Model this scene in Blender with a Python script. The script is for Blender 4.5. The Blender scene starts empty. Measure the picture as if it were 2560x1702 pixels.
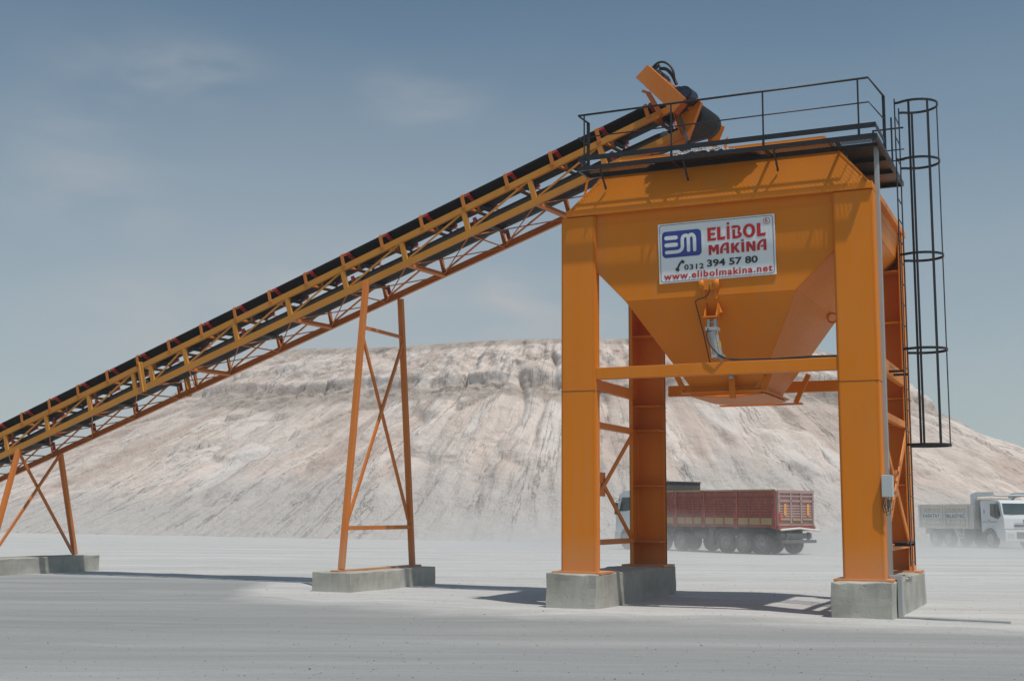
import bpy, bmesh, math, random
from mathutils import Vector, Matrix, noise
random.seed(7)
V = Vector
S = bpy.context.scene
# ------------------------------------------------------------------ camera
CAM = V((8.535, -20.984, 1.65)); F = 3136.04; PITCH, ROLL, YAW = 0.1365, 0.0062, -0.4262
fwh = V((math.sin(YAW), math.cos(YAW), 0)); rgh = V((math.cos(YAW), -math.sin(YAW), 0)); upv = V((0, 0, 1))
fw = fwh*math.cos(PITCH)+upv*math.sin(PITCH); u0 = upv*math.cos(PITCH)-fwh*math.sin(PITCH)
rr = rgh*math.cos(ROLL)+u0*math.sin(ROLL); uu = u0*math.cos(ROLL)-rgh*math.sin(ROLL)
cd = bpy.data.cameras.new('camera'); cam = bpy.data.objects.new('camera', cd); S.collection.objects.link(cam)
M = Matrix((rr, uu, -fw)).transposed().to_4x4(); M.translation = CAM
cam.matrix_world = M
cd.sensor_width = 36; cd.lens = F/2560*36; cd.clip_start = .1; cd.clip_end = 6000
S.camera = cam
# ------------------------------------------------------------------ light
SUNV = V((.35, -.21, 1)).normalized()
EL = math.asin(SUNV.z); AZ = math.atan2(SUNV.x, SUNV.y)
w = bpy.data.worlds.new('World'); S.world = w; w.use_nodes = True
nt = w.node_tree; nt.nodes.clear(); L = nt.links.new
def N(t, **k):
    n = nt.nodes.new(t)
    for a, b in k.items(): setattr(n, a, b)
    return n
out = N('ShaderNodeOutputWorld'); bg = N('ShaderNodeBackground')
sky = N('ShaderNodeTexSky', sky_type='NISHITA', sun_disc=False, sun_elevation=EL, sun_rotation=AZ,
        air_density=1.0, dust_density=2.2, ozone_density=1.0, altitude=900)
tc = N('ShaderNodeTexCoord'); mp = N('ShaderNodeMapping'); mp.inputs['Scale'].default_value = (1, 1, 2.6)
mp.inputs['Location'].default_value = (.35, .2, .15)
n1 = N('ShaderNodeTexNoise'); n1.inputs['Scale'].default_value = 9; n1.inputs['Detail'].default_value = 7; n1.inputs['Roughness'].default_value = .5; n1.inputs['Distortion'].default_value = .35
cr = N('ShaderNodeValToRGB'); cr.color_ramp.elements[0].position = .36; cr.color_ramp.elements[1].position = .62
acc = None      # a few faint wisps of cloud, each at its own direction in the sky
for dv, rad, st in [((-0.533, 0.828, 0.174), 0.13, 0.75), ((-0.388, 0.908, 0.157), 0.1, 0.8), ((-0.645, 0.75, 0.145), 0.12, 0.5), ((-0.634, 0.703, 0.323), 0.11, 0.55), ((-0.669, 0.705, 0.235), 0.1, 0.75), ((-0.456, 0.829, 0.323), 0.075, 0.75), ((-0.588, 0.739, 0.329), 0.07, 0.55), ((-0.405, 0.897, 0.177), 0.05, 0.8), ((-0.677, 0.68, 0.28), 0.08, 0.4)]:
    vm = N('ShaderNodeVectorMath', operation='SUBTRACT'); L(tc.outputs['Generated'], vm.inputs[0]); vm.inputs[1].default_value = dv
    vs_ = N('ShaderNodeVectorMath', operation='MULTIPLY'); L(vm.outputs[0], vs_.inputs[0]); vs_.inputs[1].default_value = (1, 1, 2.1)
    vl_ = N('ShaderNodeVectorMath', operation='LENGTH'); L(vs_.outputs[0], vl_.inputs[0])
    mr_ = N('ShaderNodeMapRange', interpolation_type='SMOOTHSTEP'); mr_.inputs[1].default_value = 0; mr_.inputs[2].default_value = rad; mr_.inputs[3].default_value = st; mr_.inputs[4].default_value = 0; L(vl_.outputs['Value'], mr_.inputs[0])
    if acc is None: acc = mr_.outputs[0]
    else:
        ad_ = N('ShaderNodeMath', operation='ADD'); L(acc, ad_.inputs[0]); L(mr_.outputs[0], ad_.inputs[1]); acc = ad_.outputs[0]
cm = N('ShaderNodeMath', operation='MULTIPLY'); L(cr.outputs[0], cm.inputs[0]); L(acc, cm.inputs[1])
sx = N('ShaderNodeSeparateXYZ')
hz = N('ShaderNodeMapRange'); hz.inputs[1].default_value = 0.02; hz.inputs[2].default_value = .40; hz.inputs[3].default_value = .88; hz.inputs[4].default_value = 0.05
add = N('ShaderNodeMath', operation='MULTIPLY_ADD'); add.inputs[1].default_value = .42; add.use_clamp = True
mx = N('ShaderNodeMix', data_type='RGBA'); 
SKYSTR = .085
mx.inputs[7].default_value = (5.0, 5.3, 5.55, 1)
hs = N('ShaderNodeMix', data_type='RGBA', blend_type='MULTIPLY'); hs.inputs[0].default_value = 1; hs.inputs[7].default_value = (.83, 1.02, .95, 1)
L(tc.outputs['Generated'], mp.inputs[0]); L(mp.outputs[0], n1.inputs['Vector']); L(n1.outputs[0], cr.inputs[0])
L(tc.outputs['Generated'], sx.inputs[0]); L(sx.outputs[2], hz.inputs[0])
n2 = N('ShaderNodeTexNoise'); n2.inputs['Scale'].default_value = 1.6; n2.inputs['Detail'].default_value = 4; L(mp.outputs[0], n2.inputs['Vector'])
m2 = N('ShaderNodeMapRange'); m2.inputs[1].default_value = .35; m2.inputs[2].default_value = .65; m2.inputs[3].default_value = .55; m2.inputs[4].default_value = 1.15; L(n2.outputs[0], m2.inputs[0])
mh = N('ShaderNodeMath', operation='MULTIPLY'); L(hz.outputs[0], mh.inputs[0]); L(m2.outputs[0], mh.inputs[1])
L(cm.outputs[0], add.inputs[0]); L(mh.outputs[0], add.inputs[2])
L(sky.outputs[0], hs.inputs[6]); L(hs.outputs[2], mx.inputs[6]); L(add.outputs[0], mx.inputs[0])
L(mx.outputs[2], bg.inputs[0]); bg.inputs[1].default_value = SKYSTR; L(bg.outputs[0], out.inputs[0])
sd = bpy.data.lights.new('sun', 'SUN'); sd.energy = 3.1; sd.angle = math.radians(.8); sd.color = (1, .955, .89)
so = bpy.data.objects.new('sun', sd); S.collection.objects.link(so); so.rotation_euler = SUNV.to_track_quat('Z', 'Y').to_euler(); so.location = (10, -10, 40)
S.view_settings.view_transform = 'Standard'; S.view_settings.look = 'None'; S.view_settings.exposure = 0; S.view_settings.gamma = 1
# ------------------------------------------------------------------ helpers
COL = S.collection
class MB:
    def __init__(s): s.v = []; s.f = []; s.sm = []
    def add(s, vs, fs, smooth=False):
        o = len(s.v); s.v += [tuple(v) for v in vs]; s.f += [tuple(i+o for i in f) for f in fs]; s.sm += [smooth]*len(fs); return s
    def box(s, x0, x1, y0, y1, z0, z1):
        vs = [(x, y, z) for z in (z0, z1) for y in (y0, y1) for x in (x0, x1)]
        return s.add(vs, [(0, 2, 3, 1), (4, 5, 7, 6), (0, 1, 5, 4), (2, 6, 7, 3), (0, 4, 6, 2), (1, 3, 7, 5)])
    def obox(s, c, ax, h):      # centre, 3 axes, half sizes
        c = V(c); a, b, d = [V(t)*k for t, k in zip(ax, h)]
        vs = [c+a*i+b*j+d*k for k in (-1, 1) for j in (-1, 1) for i in (-1, 1)]
        return s.add(vs, [(0, 2, 3, 1), (4, 5, 7, 6), (0, 1, 5, 4), (2, 6, 7, 3), (0, 4, 6, 2), (1, 3, 7, 5)])
    def bar(s, p, q, a, b, side=(0, 1, 0)):   # a = size along side, b = the other
        p, q = V(p), V(q); d = (q-p); l = d.length; d.normalize(); sd_ = V(side); sd_ = (sd_-d*sd_.dot(d)).normalized(); t = d.cross(sd_)
        return s.obox((p+q)/2, (d, sd_, t), (l/2, a/2, b/2))
    def tube(s, pts, r, n=8, caps=True, r2=None):
        pts = [V(p) for p in pts]; o = len(s.v); rings = []
        ref = None
        for i, p in enumerate(pts):
            d = (pts[min(i+1, len(pts)-1)]-pts[max(i-1, 0)]).normalized()
            if ref is None: ref = V((0, 0, 1)) if abs(d.z) < .9 else V((1, 0, 0))
            a = (ref-d*ref.dot(d)).normalized(); ref = a; b = d.cross(a)
            R = r if r2 is None else r+(r2-r)*i/(len(pts)-1)
            rings.append([p+(a*math.cos(t)+b*math.sin(t))*R for t in [2*math.pi*k/n for k in range(n)]])
        vs = [v for rg in rings for v in rg]
        fs = [(i*n+k, i*n+(k+1) % n, (i+1)*n+(k+1) % n, (i+1)*n+k) for i in range(len(pts)-1) for k in range(n)]
        s.add(vs, fs, True)
        if caps: s.add(rings[0], [tuple(range(n))[::-1]]); s.add(rings[-1], [tuple(range(n))])
        return s
    def prism(s, poly, d):      # planar polygon (3D points) extruded by vector d
        n = len(poly); d = V(d); vs = [V(p) for p in poly]+[V(p)+d for p in poly]
        return s.add(vs, [tuple(range(n))[::-1], tuple(range(n, 2*n))]+[(i, (i+1) % n, n+(i+1) % n, n+i) for i in range(n)])
    def lathe(s, c, ax, prof, n=28):   # prof: (axial, radius)
        c = V(c); ax = V(ax).normalized(); a = ax.orthogonal().normalized(); b = ax.cross(a)
        vs = [c+ax*t+(a*math.cos(k*2*math.pi/n)+b*math.sin(k*2*math.pi/n))*r for t, r in prof for k in range(n)]
        fs = [(i*n+k, i*n+(k+1) % n, (i+1)*n+(k+1) % n, (i+1)*n+k) for i in range(len(prof)-1) for k in range(n)]
        s.add(vs, fs, True); return s
    def build(s, name, mat, parent=None, bevel=0, local=False):
        me = bpy.data.meshes.new(name); me.from_pydata(s.v, [], s.f); me.update()
        bm = bmesh.new(); bm.from_mesh(me); bmesh.ops.recalc_face_normals(bm, faces=bm.faces); bm.to_mesh(me); bm.free()
        me.polygons.foreach_set('use_smooth', s.sm)
        for m in (mat if isinstance(mat, (list, tuple)) else [mat]): me.materials.append(m)
        o = bpy.data.objects.new(name, me); COL.objects.link(o)
        if bevel:
            b = o.modifiers.new('bevel', 'BEVEL'); b.width = bevel; b.segments = 2; b.limit_method = 'ANGLE'
        if parent: attach(o, parent, local)
        return o
def worldloc(p):
    m = Matrix.Identity(4)
    while p: m = (Matrix.Translation(p.location) @ p.rotation_euler.to_matrix().to_4x4()) @ p.matrix_parent_inverse.inverted().inverted() @ Matrix.Identity(4) @ m if False else m; break
    return m
def attach(o, parent, local=False):
    o.parent = parent
    if not local:
        chain = Matrix.Identity(4); q = parent; st = []
        while q: st.append(q); q = q.parent
        for q in reversed(st): chain = chain @ q.matrix_parent_inverse @ q.matrix_basis
        o.matrix_parent_inverse = chain.inverted()
def dup(o, parent):
    c = o.copy(); COL.objects.link(c); pi = o.matrix_parent_inverse.copy()
    if c.parent is not parent: c.parent = parent; c.matrix_parent_inverse = pi
    return c
def tag(o, label=None, cat=None, group=None, kind=None):
    if label: o['label'] = label
    if cat: o['category'] = cat
    if group: o['group'] = group
    if kind: o['kind'] = kind
    return o
def thing(name, loc, label, cat, group=None, rz=0):
    o = bpy.data.objects.new(name, None); o.location = loc; o.rotation_euler = (0, 0, rz); o.empty_display_size = .3; COL.objects.link(o)
    return tag(o, label, cat, group)
# ------------------------------------------------------------------ materials
class NT:
    def __init__(s, name):
        s.m = bpy.data.materials.new(name); s.m.use_nodes = True; s.t = s.m.node_tree; s.b = s.t.nodes['Principled BSDF']; s.o = s.t.nodes['Material Output']
    def n(s, t, **k):
        x = s.t.nodes.new(t)
        for a, b in k.items():
            if a.startswith('i_'): x.inputs[a[2:]].default_value = b
            else: setattr(x, a, b)
        return x
    def l(s, a, b): s.t.links.new(a, b)
    def noise(s, vec, scale, det=4, ro=.55, dist=0):
        x = s.n('ShaderNodeTexNoise'); x.inputs['Scale'].default_value = scale; x.inputs['Detail'].default_value = det; x.inputs['Roughness'].default_value = ro; x.inputs['Distortion'].default_value = dist
        s.l(vec, x.inputs['Vector']); return x.outputs[0]
    def ramp(s, f, stops):
        x = s.n('ShaderNodeValToRGB'); e = x.color_ramp.elements
        e[0].position, e[0].color = stops[0][0], (*stops[0][1], 1); e[1].position, e[1].color = stops[-1][0], (*stops[-1][1], 1)
        for p, c in stops[1:-1]:
            y = e.new(p); y.color = (*c, 1)
        s.l(f, x.inputs[0]); return x.outputs[0]
    def mr(s, f, a, b, c, d):
        x = s.n('ShaderNodeMapRange'); x.inputs[1].default_value = a; x.inputs[2].default_value = b; x.inputs[3].default_value = c; x.inputs[4].default_value = d; s.l(f, x.inputs[0]); return x.outputs[0]
    def mix(s, f, a, b, mode='MIX'):
        x = s.n('ShaderNodeMix', data_type='RGBA', blend_type=mode)
        for i, q in ((0, f), (6, a), (7, b)):
            if isinstance(q, (int, float)): x.inputs[i].default_value = q
            elif isinstance(q, tuple): x.inputs[i].default_value = (*q, 1)
            else: s.l(q, x.inputs[i])
        return x.outputs[2]
    def map(s, vec, sc, rot=(0, 0, 0)):
        x = s.n('ShaderNodeMapping'); x.inputs['Scale'].default_value = sc; x.inputs['Rotation'].default_value = rot; s.l(vec, x.inputs[0]); return x.outputs[0]
    def bump(s, h, st, d=.02):
        x = s.n('ShaderNodeBump'); x.inputs['Strength'].default_value = st; x.inputs['Distance'].default_value = d; s.l(h, x.inputs['Height']); s.l(x.outputs[0], s.b.inputs['Normal'])
    def math(s, op, a, b=None):
        x = s.n('ShaderNodeMath', operation=op)
        for i, q in enumerate((a, b)):
            if q is None: continue
            if isinstance(q, (int, float)): x.inputs[i].default_value = q
            else: s.l(q, x.inputs[i])
        return x.outputs[0]
def paint(name, c, rough=.45, dirt=(.45, .40, .34), da=.18, var=.12, metallic=0, sc=1.0, bump=.05, spec=.5, weather=0):
    t = NT(name); g = t.n('ShaderNodeNewGeometry').outputs['Position']
    big = t.noise(t.map(g, (1, 1, .35)), 1.1*sc, 5, .6); fine = t.noise(t.map(g, (9, 9, 1.1)), 2.2*sc, 4, .65); sp = t.noise(g, 26*sc, 3, .6)
    c2 = tuple(min(1, k*(1+var)) for k in c); c1 = tuple(k*(1-var) for k in c)
    a = t.ramp(big, [(.3, c1), (.7, c2)])
    f = t.math('MULTIPLY', t.mr(fine, .52, .78, 0, 1), da)
    f = t.math('ADD', f, t.math('MULTIPLY', t.mr(sp, .6, .75, 0, 1), da*.35))
    a = t.mix(f, a, dirt)
    if weather:
        sz = t.n('ShaderNodeSeparateXYZ'); t.l(g, sz.inputs[0]); run = t.noise(t.map(g, (5, 5, .18)), 1.3, 5, .6); patch = t.noise(g, .55, 4, .6)
        a = t.mix(t.math('MULTIPLY', t.mr(run, .50, .72, 0, 1), .14*weather), a, (.42, .30, .17))
        a = t.mix(t.mr(patch, .45, .75, 0, .14*weather), a, (.50, .27, .10))
        a = t.mix(t.math('MULTIPLY', t.mr(sz.outputs[2], .5, 1.3, .30, 0), t.mr(patch, .3, .6, .4, 1)), a, (.52, .44, .35))
        nz = t.n('ShaderNodeSeparateXYZ'); t.l(t.n('ShaderNodeNewGeometry').outputs['Normal'], nz.inputs[0]); a = t.mix(t.mr(nz.outputs[2], .75, .98, 0, .5), a, (.50, .43, .34))
        chip = t.noise(g, 11, 5, .7); a = t.mix(t.mr(chip, .70, .73, 0, .5*weather), a, (.10, .035, .015))
    t.l(a, t.b.inputs['Base Color'])
    t.l(t.mr(fine, .3, .8, rough-.08, rough+.2), t.b.inputs['Roughness']); t.b.inputs['Metallic'].default_value = metallic
    t.b.inputs['Specular IOR Level'].default_value = spec
    if bump: t.bump(sp, bump, .01)
    return t.m
ORANGE = paint('hopper_orange', (.74, .215, .008), .46, da=.04, var=.05, spec=.22, weather=1)
OCHRE = paint('conveyor_ochre', (.60, .245, .03), .5, da=.12, var=.1, spec=.22, weather=1)
OLEG = paint('trestle_orange', (.60, .18, .03), .5, da=.12, var=.1, spec=.22, weather=1)
YEL = paint('splice_yellow', (.62, .27, .03), .45, da=.3)
REDP = paint('roller_red', (.36, .015, .012), .4, da=.2)
BLACK = paint('black_paint', (.011, .012, .014), .38, da=.06, var=.2, dirt=(.12, .11, .1))
RUBBER = paint('belt_rubber', (.0095, .0100, .0105), .6, da=.05, var=.2, dirt=(.1, .1, .1), spec=.3)
GALV = paint('galvanised_steel', (.42, .45, .45), .42, da=.3, var=.12, metallic=.35)
ALU = paint('cylinder_aluminium', (.5, .5, .48), .4, da=.25, metallic=.4)
GREYP = paint('grey_paint', (.46, .50, .50), .45, da=.15)
DARKB = paint('motor_blue', (.014, .022, .05), .4, da=.3, dirt=(.2, .2, .2))
HOSE = paint('hose_black', (.02, .02, .022), .5, da=.1, bump=0)
WHITE = paint('truck_white', (.66, .68, .68), .35, da=.35, var=.05, dirt=(.5, .47, .43))
DUSTW = paint('dusty_cream', (.70, .67, .61), .6, da=.35, var=.08, dirt=(.45, .42, .38))
MAROON = paint('maroon_body', (.31, .08, .055), .75, da=.9, var=.2, dirt=(.40, .28, .22))
TAN = paint('tan_band', (.42, .29, .14), .6, da=.5, dirt=(.4, .34, .28))
PINK = paint('dusty_pink_gate', (.42, .27, .245), .6, da=.5, dirt=(.5, .42, .38))
ORR = paint('orange_reflector', (.75, .33, .09), .5, da=.3)
REDL = paint('red_lens', (.55, .03, .02), .3, da=.1)
CHASS = paint('chassis_grey', (.075, .075, .078), .7, da=.6, dirt=(.32, .31, .3))
TYRE = paint('tyre_rubber', (.055, .055, .057), .85, da=.8, dirt=(.34, .33, .32), spec=.2)
RIM = paint('wheel_rim', (.20, .20, .20), .6, da=.6, dirt=(.4, .39, .38))
RIMW = paint('pale_wheel_rim', (.50, .50, .49), .6, da=.4)
DARK = paint('dark_interior', (.03, .032, .035), .6, da=.2)
HEADB = paint('dark_headboard', (.07, .068, .062), .7, da=.6, dirt=(.25, .22, .2))
SIGNW = paint('sign_white', (.82, .84, .83), .35, da=.05, var=.02, bump=0)
SBLUE = paint('sign_blue', (.035, .06, .30), .35, da=.02, var=.02, bump=0)
SRED = paint('sign_red', (.56, .018, .02), .35, da=.02, var=.02, bump=0)
SBLK = paint('sign_black', (.02, .03, .03), .35, da=.02, var=.02, bump=0)
YLAB = paint('yellow_label', (.65, .5, .04), .4, da=.1)
def glass():
    t = NT('cab_glass'); t.b.inputs['Base Color'].default_value = (.035, .06, .06, 1); t.b.inputs['Roughness'].default_value = .08; t.b.inputs['Specular IOR Level'].default_value = .8; return t.m
GLASS = glass()
def concrete():
    t = NT('concrete'); g = t.n('ShaderNodeNewGeometry').outputs['Position']
    a = t.noise(g, 1.6, 6, .6); b = t.noise(t.map(g, (3, 3, .5)), 3.5, 5, .6); p = t.noise(g, 38, 3, .6); pits = t.noise(g, 14, 2, .5)
    c = t.ramp(a, [(.3, (.30, .29, .25)), (.5, (.37, .36, .31)), (.7, (.45, .44, .39))])
    c = t.mix(t.mr(b, .5, .8, 0, .5), c, (.20, .19, .165)); c = t.mix(t.mr(pits, .70, .76, 0, .45), c, (.19, .18, .16))
    sz = t.n('ShaderNodeSeparateXYZ'); t.l(g, sz.inputs[0])
    dust = t.math('MULTIPLY', t.mr(sz.outputs[2], 0, .22, 1, 0), t.mr(a, .35, .6, .2, 1)); c = t.mix(t.math('MULTIPLY', dust, .7), c, (.52, .50, .465))
    t.l(c, t.b.inputs['Base Color']); t.b.inputs['Roughness'].default_value = .9
    h = t.math('ADD', t.math('MULTIPLY', a, .8), t.math('ADD', t.math('MULTIPLY', p, .35), t.math('MULTIPLY', t.mr(pits, .6, .75, 0, -1), .5))); t.bump(h, .35, .02); return t.m
CONC = concrete()
def stone_heap():
    t = NT('grey_gravel'); g = t.n('ShaderNodeNewGeometry').outputs['Position']
    v = t.n('ShaderNodeTexVoronoi'); v.inputs['Scale'].default_value = 26; t.l(g, v.inputs['Vector'])
    c = t.ramp(v.outputs['Color'], [(.1, (.10, .10, .105)), (.5, (.33, .33, .33)), (.9, (.60, .60, .59))]); t.l(c, t.b.inputs['Base Color']); t.b.inputs['Roughness'].default_value = .9
    t.bump(t.math('MULTIPLY', v.outputs['Distance'], -1), 1, .05); return t.m
def ground_mat():
    t = NT('dusty_ground'); g = t.n('ShaderNodeNewGeometry').outputs['Position']
    rz = -YAW+.03
    gv = t.n('ShaderNodeMapping'); gv.inputs['Rotation'].default_value = (0, 0, -math.radians(90)*0+YAW*1.0+.02); t.l(g, gv.inputs[0]); gr = gv.outputs[0]
    streak = t.noise(t.map(gr, (.05, .55, 1)), 1.0, 8, .62, .6)
    streak2 = t.noise(t.map(gr, (.22, 2.2, 1)), 1.0, 7, .66, .8)
    big = t.noise(g, .12, 5, .55); mid = t.noise(g, .9, 6, .62); fine = t.noise(g, 9, 5, .7); grit = t.noise(g, 60, 3, .7)
    s = t.n('ShaderNodeSeparateXYZ'); t.l(g, s.inputs[0])
    # packed grey gravel in front, pale stone dust around and behind the plant
    yy = t.math('ADD', s.outputs[1], t.math('MULTIPLY', t.math('SUBTRACT', big, .5), 3.2)); yy = t.math('ADD', yy, t.math('MULTIPLY', t.math('SUBTRACT', mid, .5), 1.4))
    yy = t.math('ADD', yy, t.mr(s.outputs[0], -9.5, -6.0, -6.2, 0)); yy = t.math('ADD', yy, t.mr(s.outputs[0], 7, 12, 0, -1.5))
    zone = t.mr(yy, -2.2, -.7, 0, 1)
    far = t.mr(s.outputs[1], 20, 60, 0, 1)
    packed = t.ramp(streak, [(.32, (.245, .252, .25)), (.5, (.29, .296, .292)), (.62, (.345, .348, .342)), (.75, (.42, .42, .41))])
    packed = t.mix(t.mr(streak2, .54, .74, 0, .45), packed, (.41, .41, .40))
    dust = t.ramp(streak, [(.3, (.43, .427, .412)), (.5, (.50, .496, .48)), (.7, (.58, .574, .557))])
    dust = t.mix(t.mr(streak2, .52, .68, 0, .6), dust, (.66, .655, .64))
    dust = t.mix(t.mr(mid, .56, .72, 0, .35), dust, (.40, .395, .385))
    c = t.mix(zone, packed, dust)
    trk = None
    for rot, sc_, off, th_ in ((.10, .085, 1.7, .955), (-.16, .06, 5.2, .965), (.45, .045, 9.1, .972)):
        mpn = t.n('ShaderNodeMapping'); mpn.inputs['Rotation'].default_value = (0, 0, YAW+rot); mpn.inputs['Location'].default_value = (off, off*2, 0); t.l(g, mpn.inputs[0])
        wv = t.n('ShaderNodeTexWave', bands_direction='Y', wave_profile='SIN'); wv.inputs['Scale'].default_value = sc_; wv.inputs['Distortion'].default_value = 2.4; wv.inputs['Detail'].default_value = 1.5; wv.inputs['Detail Scale'].default_value = .12; t.l(mpn.outputs[0], wv.inputs['Vector'])
        k1 = t.mr(t.math('ABSOLUTE', t.math('SUBTRACT', wv.outputs['Fac'], th_-.09)), .0, .035, 1, 0); trk = k1 if trk is None else t.math('MAXIMUM', trk, k1)
    trk = t.math('MULTIPLY', trk, t.mr(mid, .38, .58, .15, 1))
    c = t.mix(t.math('MULTIPLY', trk, .33), c, (.24, .238, .232))
    c = t.mix(t.mr(fine, .45, .75, 0, .20), c, (.26, .258, .255)); c = t.mix(t.mr(grit, .60, .76, 0, .42), c, (.19, .185, .18)); gr2 = t.noise(g, 22, 4, .75); c = t.mix(t.mr(gr2, .50, .72, 0, .30), c, (.20, .197, .19))
    gl = t.noise(g, 85, 2, .6); c = t.mix(t.mr(gl, .64, .74, 0, .5), c, (.6, .59, .57))
    t.l(c, t.b.inputs['Base Color']); t.b.inputs['Roughness'].default_value = .95; t.b.inputs['Specular IOR Level'].default_value = .15
    t.bump(t.math('ADD', t.math('MULTIPLY', mid, .8), t.math('ADD', t.math('MULTIPLY', fine, .4), t.math('MULTIPLY', grit, .12))), .55, .05); return t.m
def hill_mat():
    t = NT('quarry_fines'); uv = t.n('ShaderNodeUVMap').outputs[0]; g = t.n('ShaderNodeNewGeometry').outputs['Position']
    wv = t.n('ShaderNodeMapping'); t.l(uv, wv.inputs[0])
    long = t.noise(t.map(uv, (.20, .032, 1)), 1.0, 8, .62, .8)
    long2 = t.noise(t.map(uv, (.85, .06, 1)), 1.0, 8, .64, .6)
    blot = t.noise(t.map(uv, (.055, .05, 1)), 1.0, 6, .55, .8); sm = t.noise(g, .9, 7, .68, .4); grit = t.noise(g, 5, 5, .75)
    s = t.n('ShaderNodeSeparateXYZ'); t.l(uv, s.inputs[0]); v = s.outputs[1]      # metres up the slope
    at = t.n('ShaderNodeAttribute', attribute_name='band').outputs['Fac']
    c = t.ramp(long, [(.30, (.38, .325, .28)), (.42, (.53, .465, .415)), (.52, (.66, .59, .535)), (.64, (.62, .61, .59)), (.78, (.72, .69, .655))])
    c = t.mix(t.mr(long2, .50, .68, 0, .65), c, (.70, .59, .52))
    c = t.mix(t.mr(long2, .40, .26, 0, .7), c, (.34, .31, .28))
    c = t.mix(t.mr(blot, .52, .66, 0, .6), c, (.64, .64, .635))
    # loose grey gravel apron at the toe
    vv = t.math('ADD', v, t.math('MULTIPLY', t.math('SUBTRACT', blot, .5), -16)); vv = t.math('ADD', vv, t.math('MULTIPLY', t.math('SUBTRACT', long2, .5), 7))
    apron = t.mix(t.mr(grit, .35, .7, 0, 1), (.37, .37, .36), (.50, .495, .48))
    brn = t.noise(t.map(uv, (.115, .022, 1)), 1.0, 7, .6, .9); c = t.mix(t.mr(brn, .53, .60, 0, .75), c, (.44, .345, .29))
    c = t.mix(t.mr(vv, 6.5, 11, .95, 0), c, apron)
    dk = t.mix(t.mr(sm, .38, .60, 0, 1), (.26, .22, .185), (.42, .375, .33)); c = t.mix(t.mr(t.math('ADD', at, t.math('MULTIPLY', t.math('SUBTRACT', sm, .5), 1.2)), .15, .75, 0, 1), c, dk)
    tri = t.noise(t.map(uv, (.35, .5, 1)), 1.0, 6, .6, .3); c = t.mix(t.math('MULTIPLY', t.mr(tri, .56, .64, 0, .7), t.mr(v, 15, 18, 0, 1)), c, (.36, .30, .25))
    c = t.mix(t.mr(sm, .60, .74, 0, .5), c, (.31, .285, .26)); c = t.mix(t.mr(grit, .60, .78, 0, .35), c, (.34, .32, .3))
    c = t.mix(.20, c, (.86, .79, .75)); c = t.mix(1.0, c, (1.0, .955, .93), 'MULTIPLY')
    ck = t.noise(t.map(uv, (.30, .055, 1)), 1.0, 9, .66, .35); ln = t.mr(t.math('ABSOLUTE', t.math('SUBTRACT', ck, .5)), 0, .013, 1, 0)
    c = t.mix(t.math('MULTIPLY', ln, t.mr(long, .40, .56, 0, .9)), c, (.21, .175, .15))
    ck2 = t.noise(t.map(uv, (.6, .08, 1)), 1.0, 9, .66, .4); ln2 = t.mr(t.math('ABSOLUTE', t.math('SUBTRACT', ck2, .47)), 0, .02, 1, 0)
    c = t.mix(t.math('MULTIPLY', ln2, t.mr(blot, .42, .6, 0, .5)), c, (.33, .285, .25))
    t.l(c, t.b.inputs['Base Color']); t.b.inputs['Roughness'].default_value = .97; t.b.inputs['Specular IOR Level'].default_value = .1
    t.bump(t.math('ADD', t.math('MULTIPLY', long2, .5), t.math('ADD', sm, t.math('MULTIPLY', grit, .25))), .9, .35); return t.m
# ------------------------------------------------------------------ ground
def wp(X, D, z=0):   # camera-floor coordinates -> world
    return V((CAM.x, CAM.y, 0))+rgh*X+fwh*D+V((0, 0, z))
def gz(x, y):
    D = (V((x, y, 0))-V((CAM.x, CAM.y, 0))).dot(fwh)
    z = -.0055*max(0, min(D, 130)-32.5)
    z += .05*(noise.noise(V((x*.13, y*.13, 3.1))))+.018*noise.noise(V((x*.7, y*.7, 1)))
    # low windrow of dust beside the footings
    k = math.exp(-((y+.9+.4*noise.noise(V((x*.3, 0, 0))))/.75)**2)*(1 if -9 < x < 7 else math.exp(-min(abs(x+9), abs(x-7))**2))
    z += .05*k*(.6+noise.noise(V((x*.8, y*.8, 5))))
    return z
def axis_pts(segs):
    r = []
    for a, b, st in segs:
        x = a
        while x < b-1e-6: r.append(x); x += st
    r.append(segs[-1][1]); return r
xs = axis_pts([(-3000, -300, 300), (-300, -60, 20), (-60, -20, 2), (-20, 16, .3), (16, 60, 2), (60, 300, 20), (300, 3000, 300)])
ys = axis_pts([(-600, -60, 60), (-60, -16, 4), (-16, 14, .3), (14, 140, 2), (140, 300, 20), (300, 3000, 300)])
m = MB(); nx = len(xs)
m.add([(x, y, gz(x, y)) for y in ys for x in xs], [(j*nx+i, j*nx+i+1, (j+1)*nx+i+1, (j+1)*nx+i) for j in range(len(ys)-1) for i in range(nx-1)], True)
tag(m.build('ground', ground_mat()), kind='structure')
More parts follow.
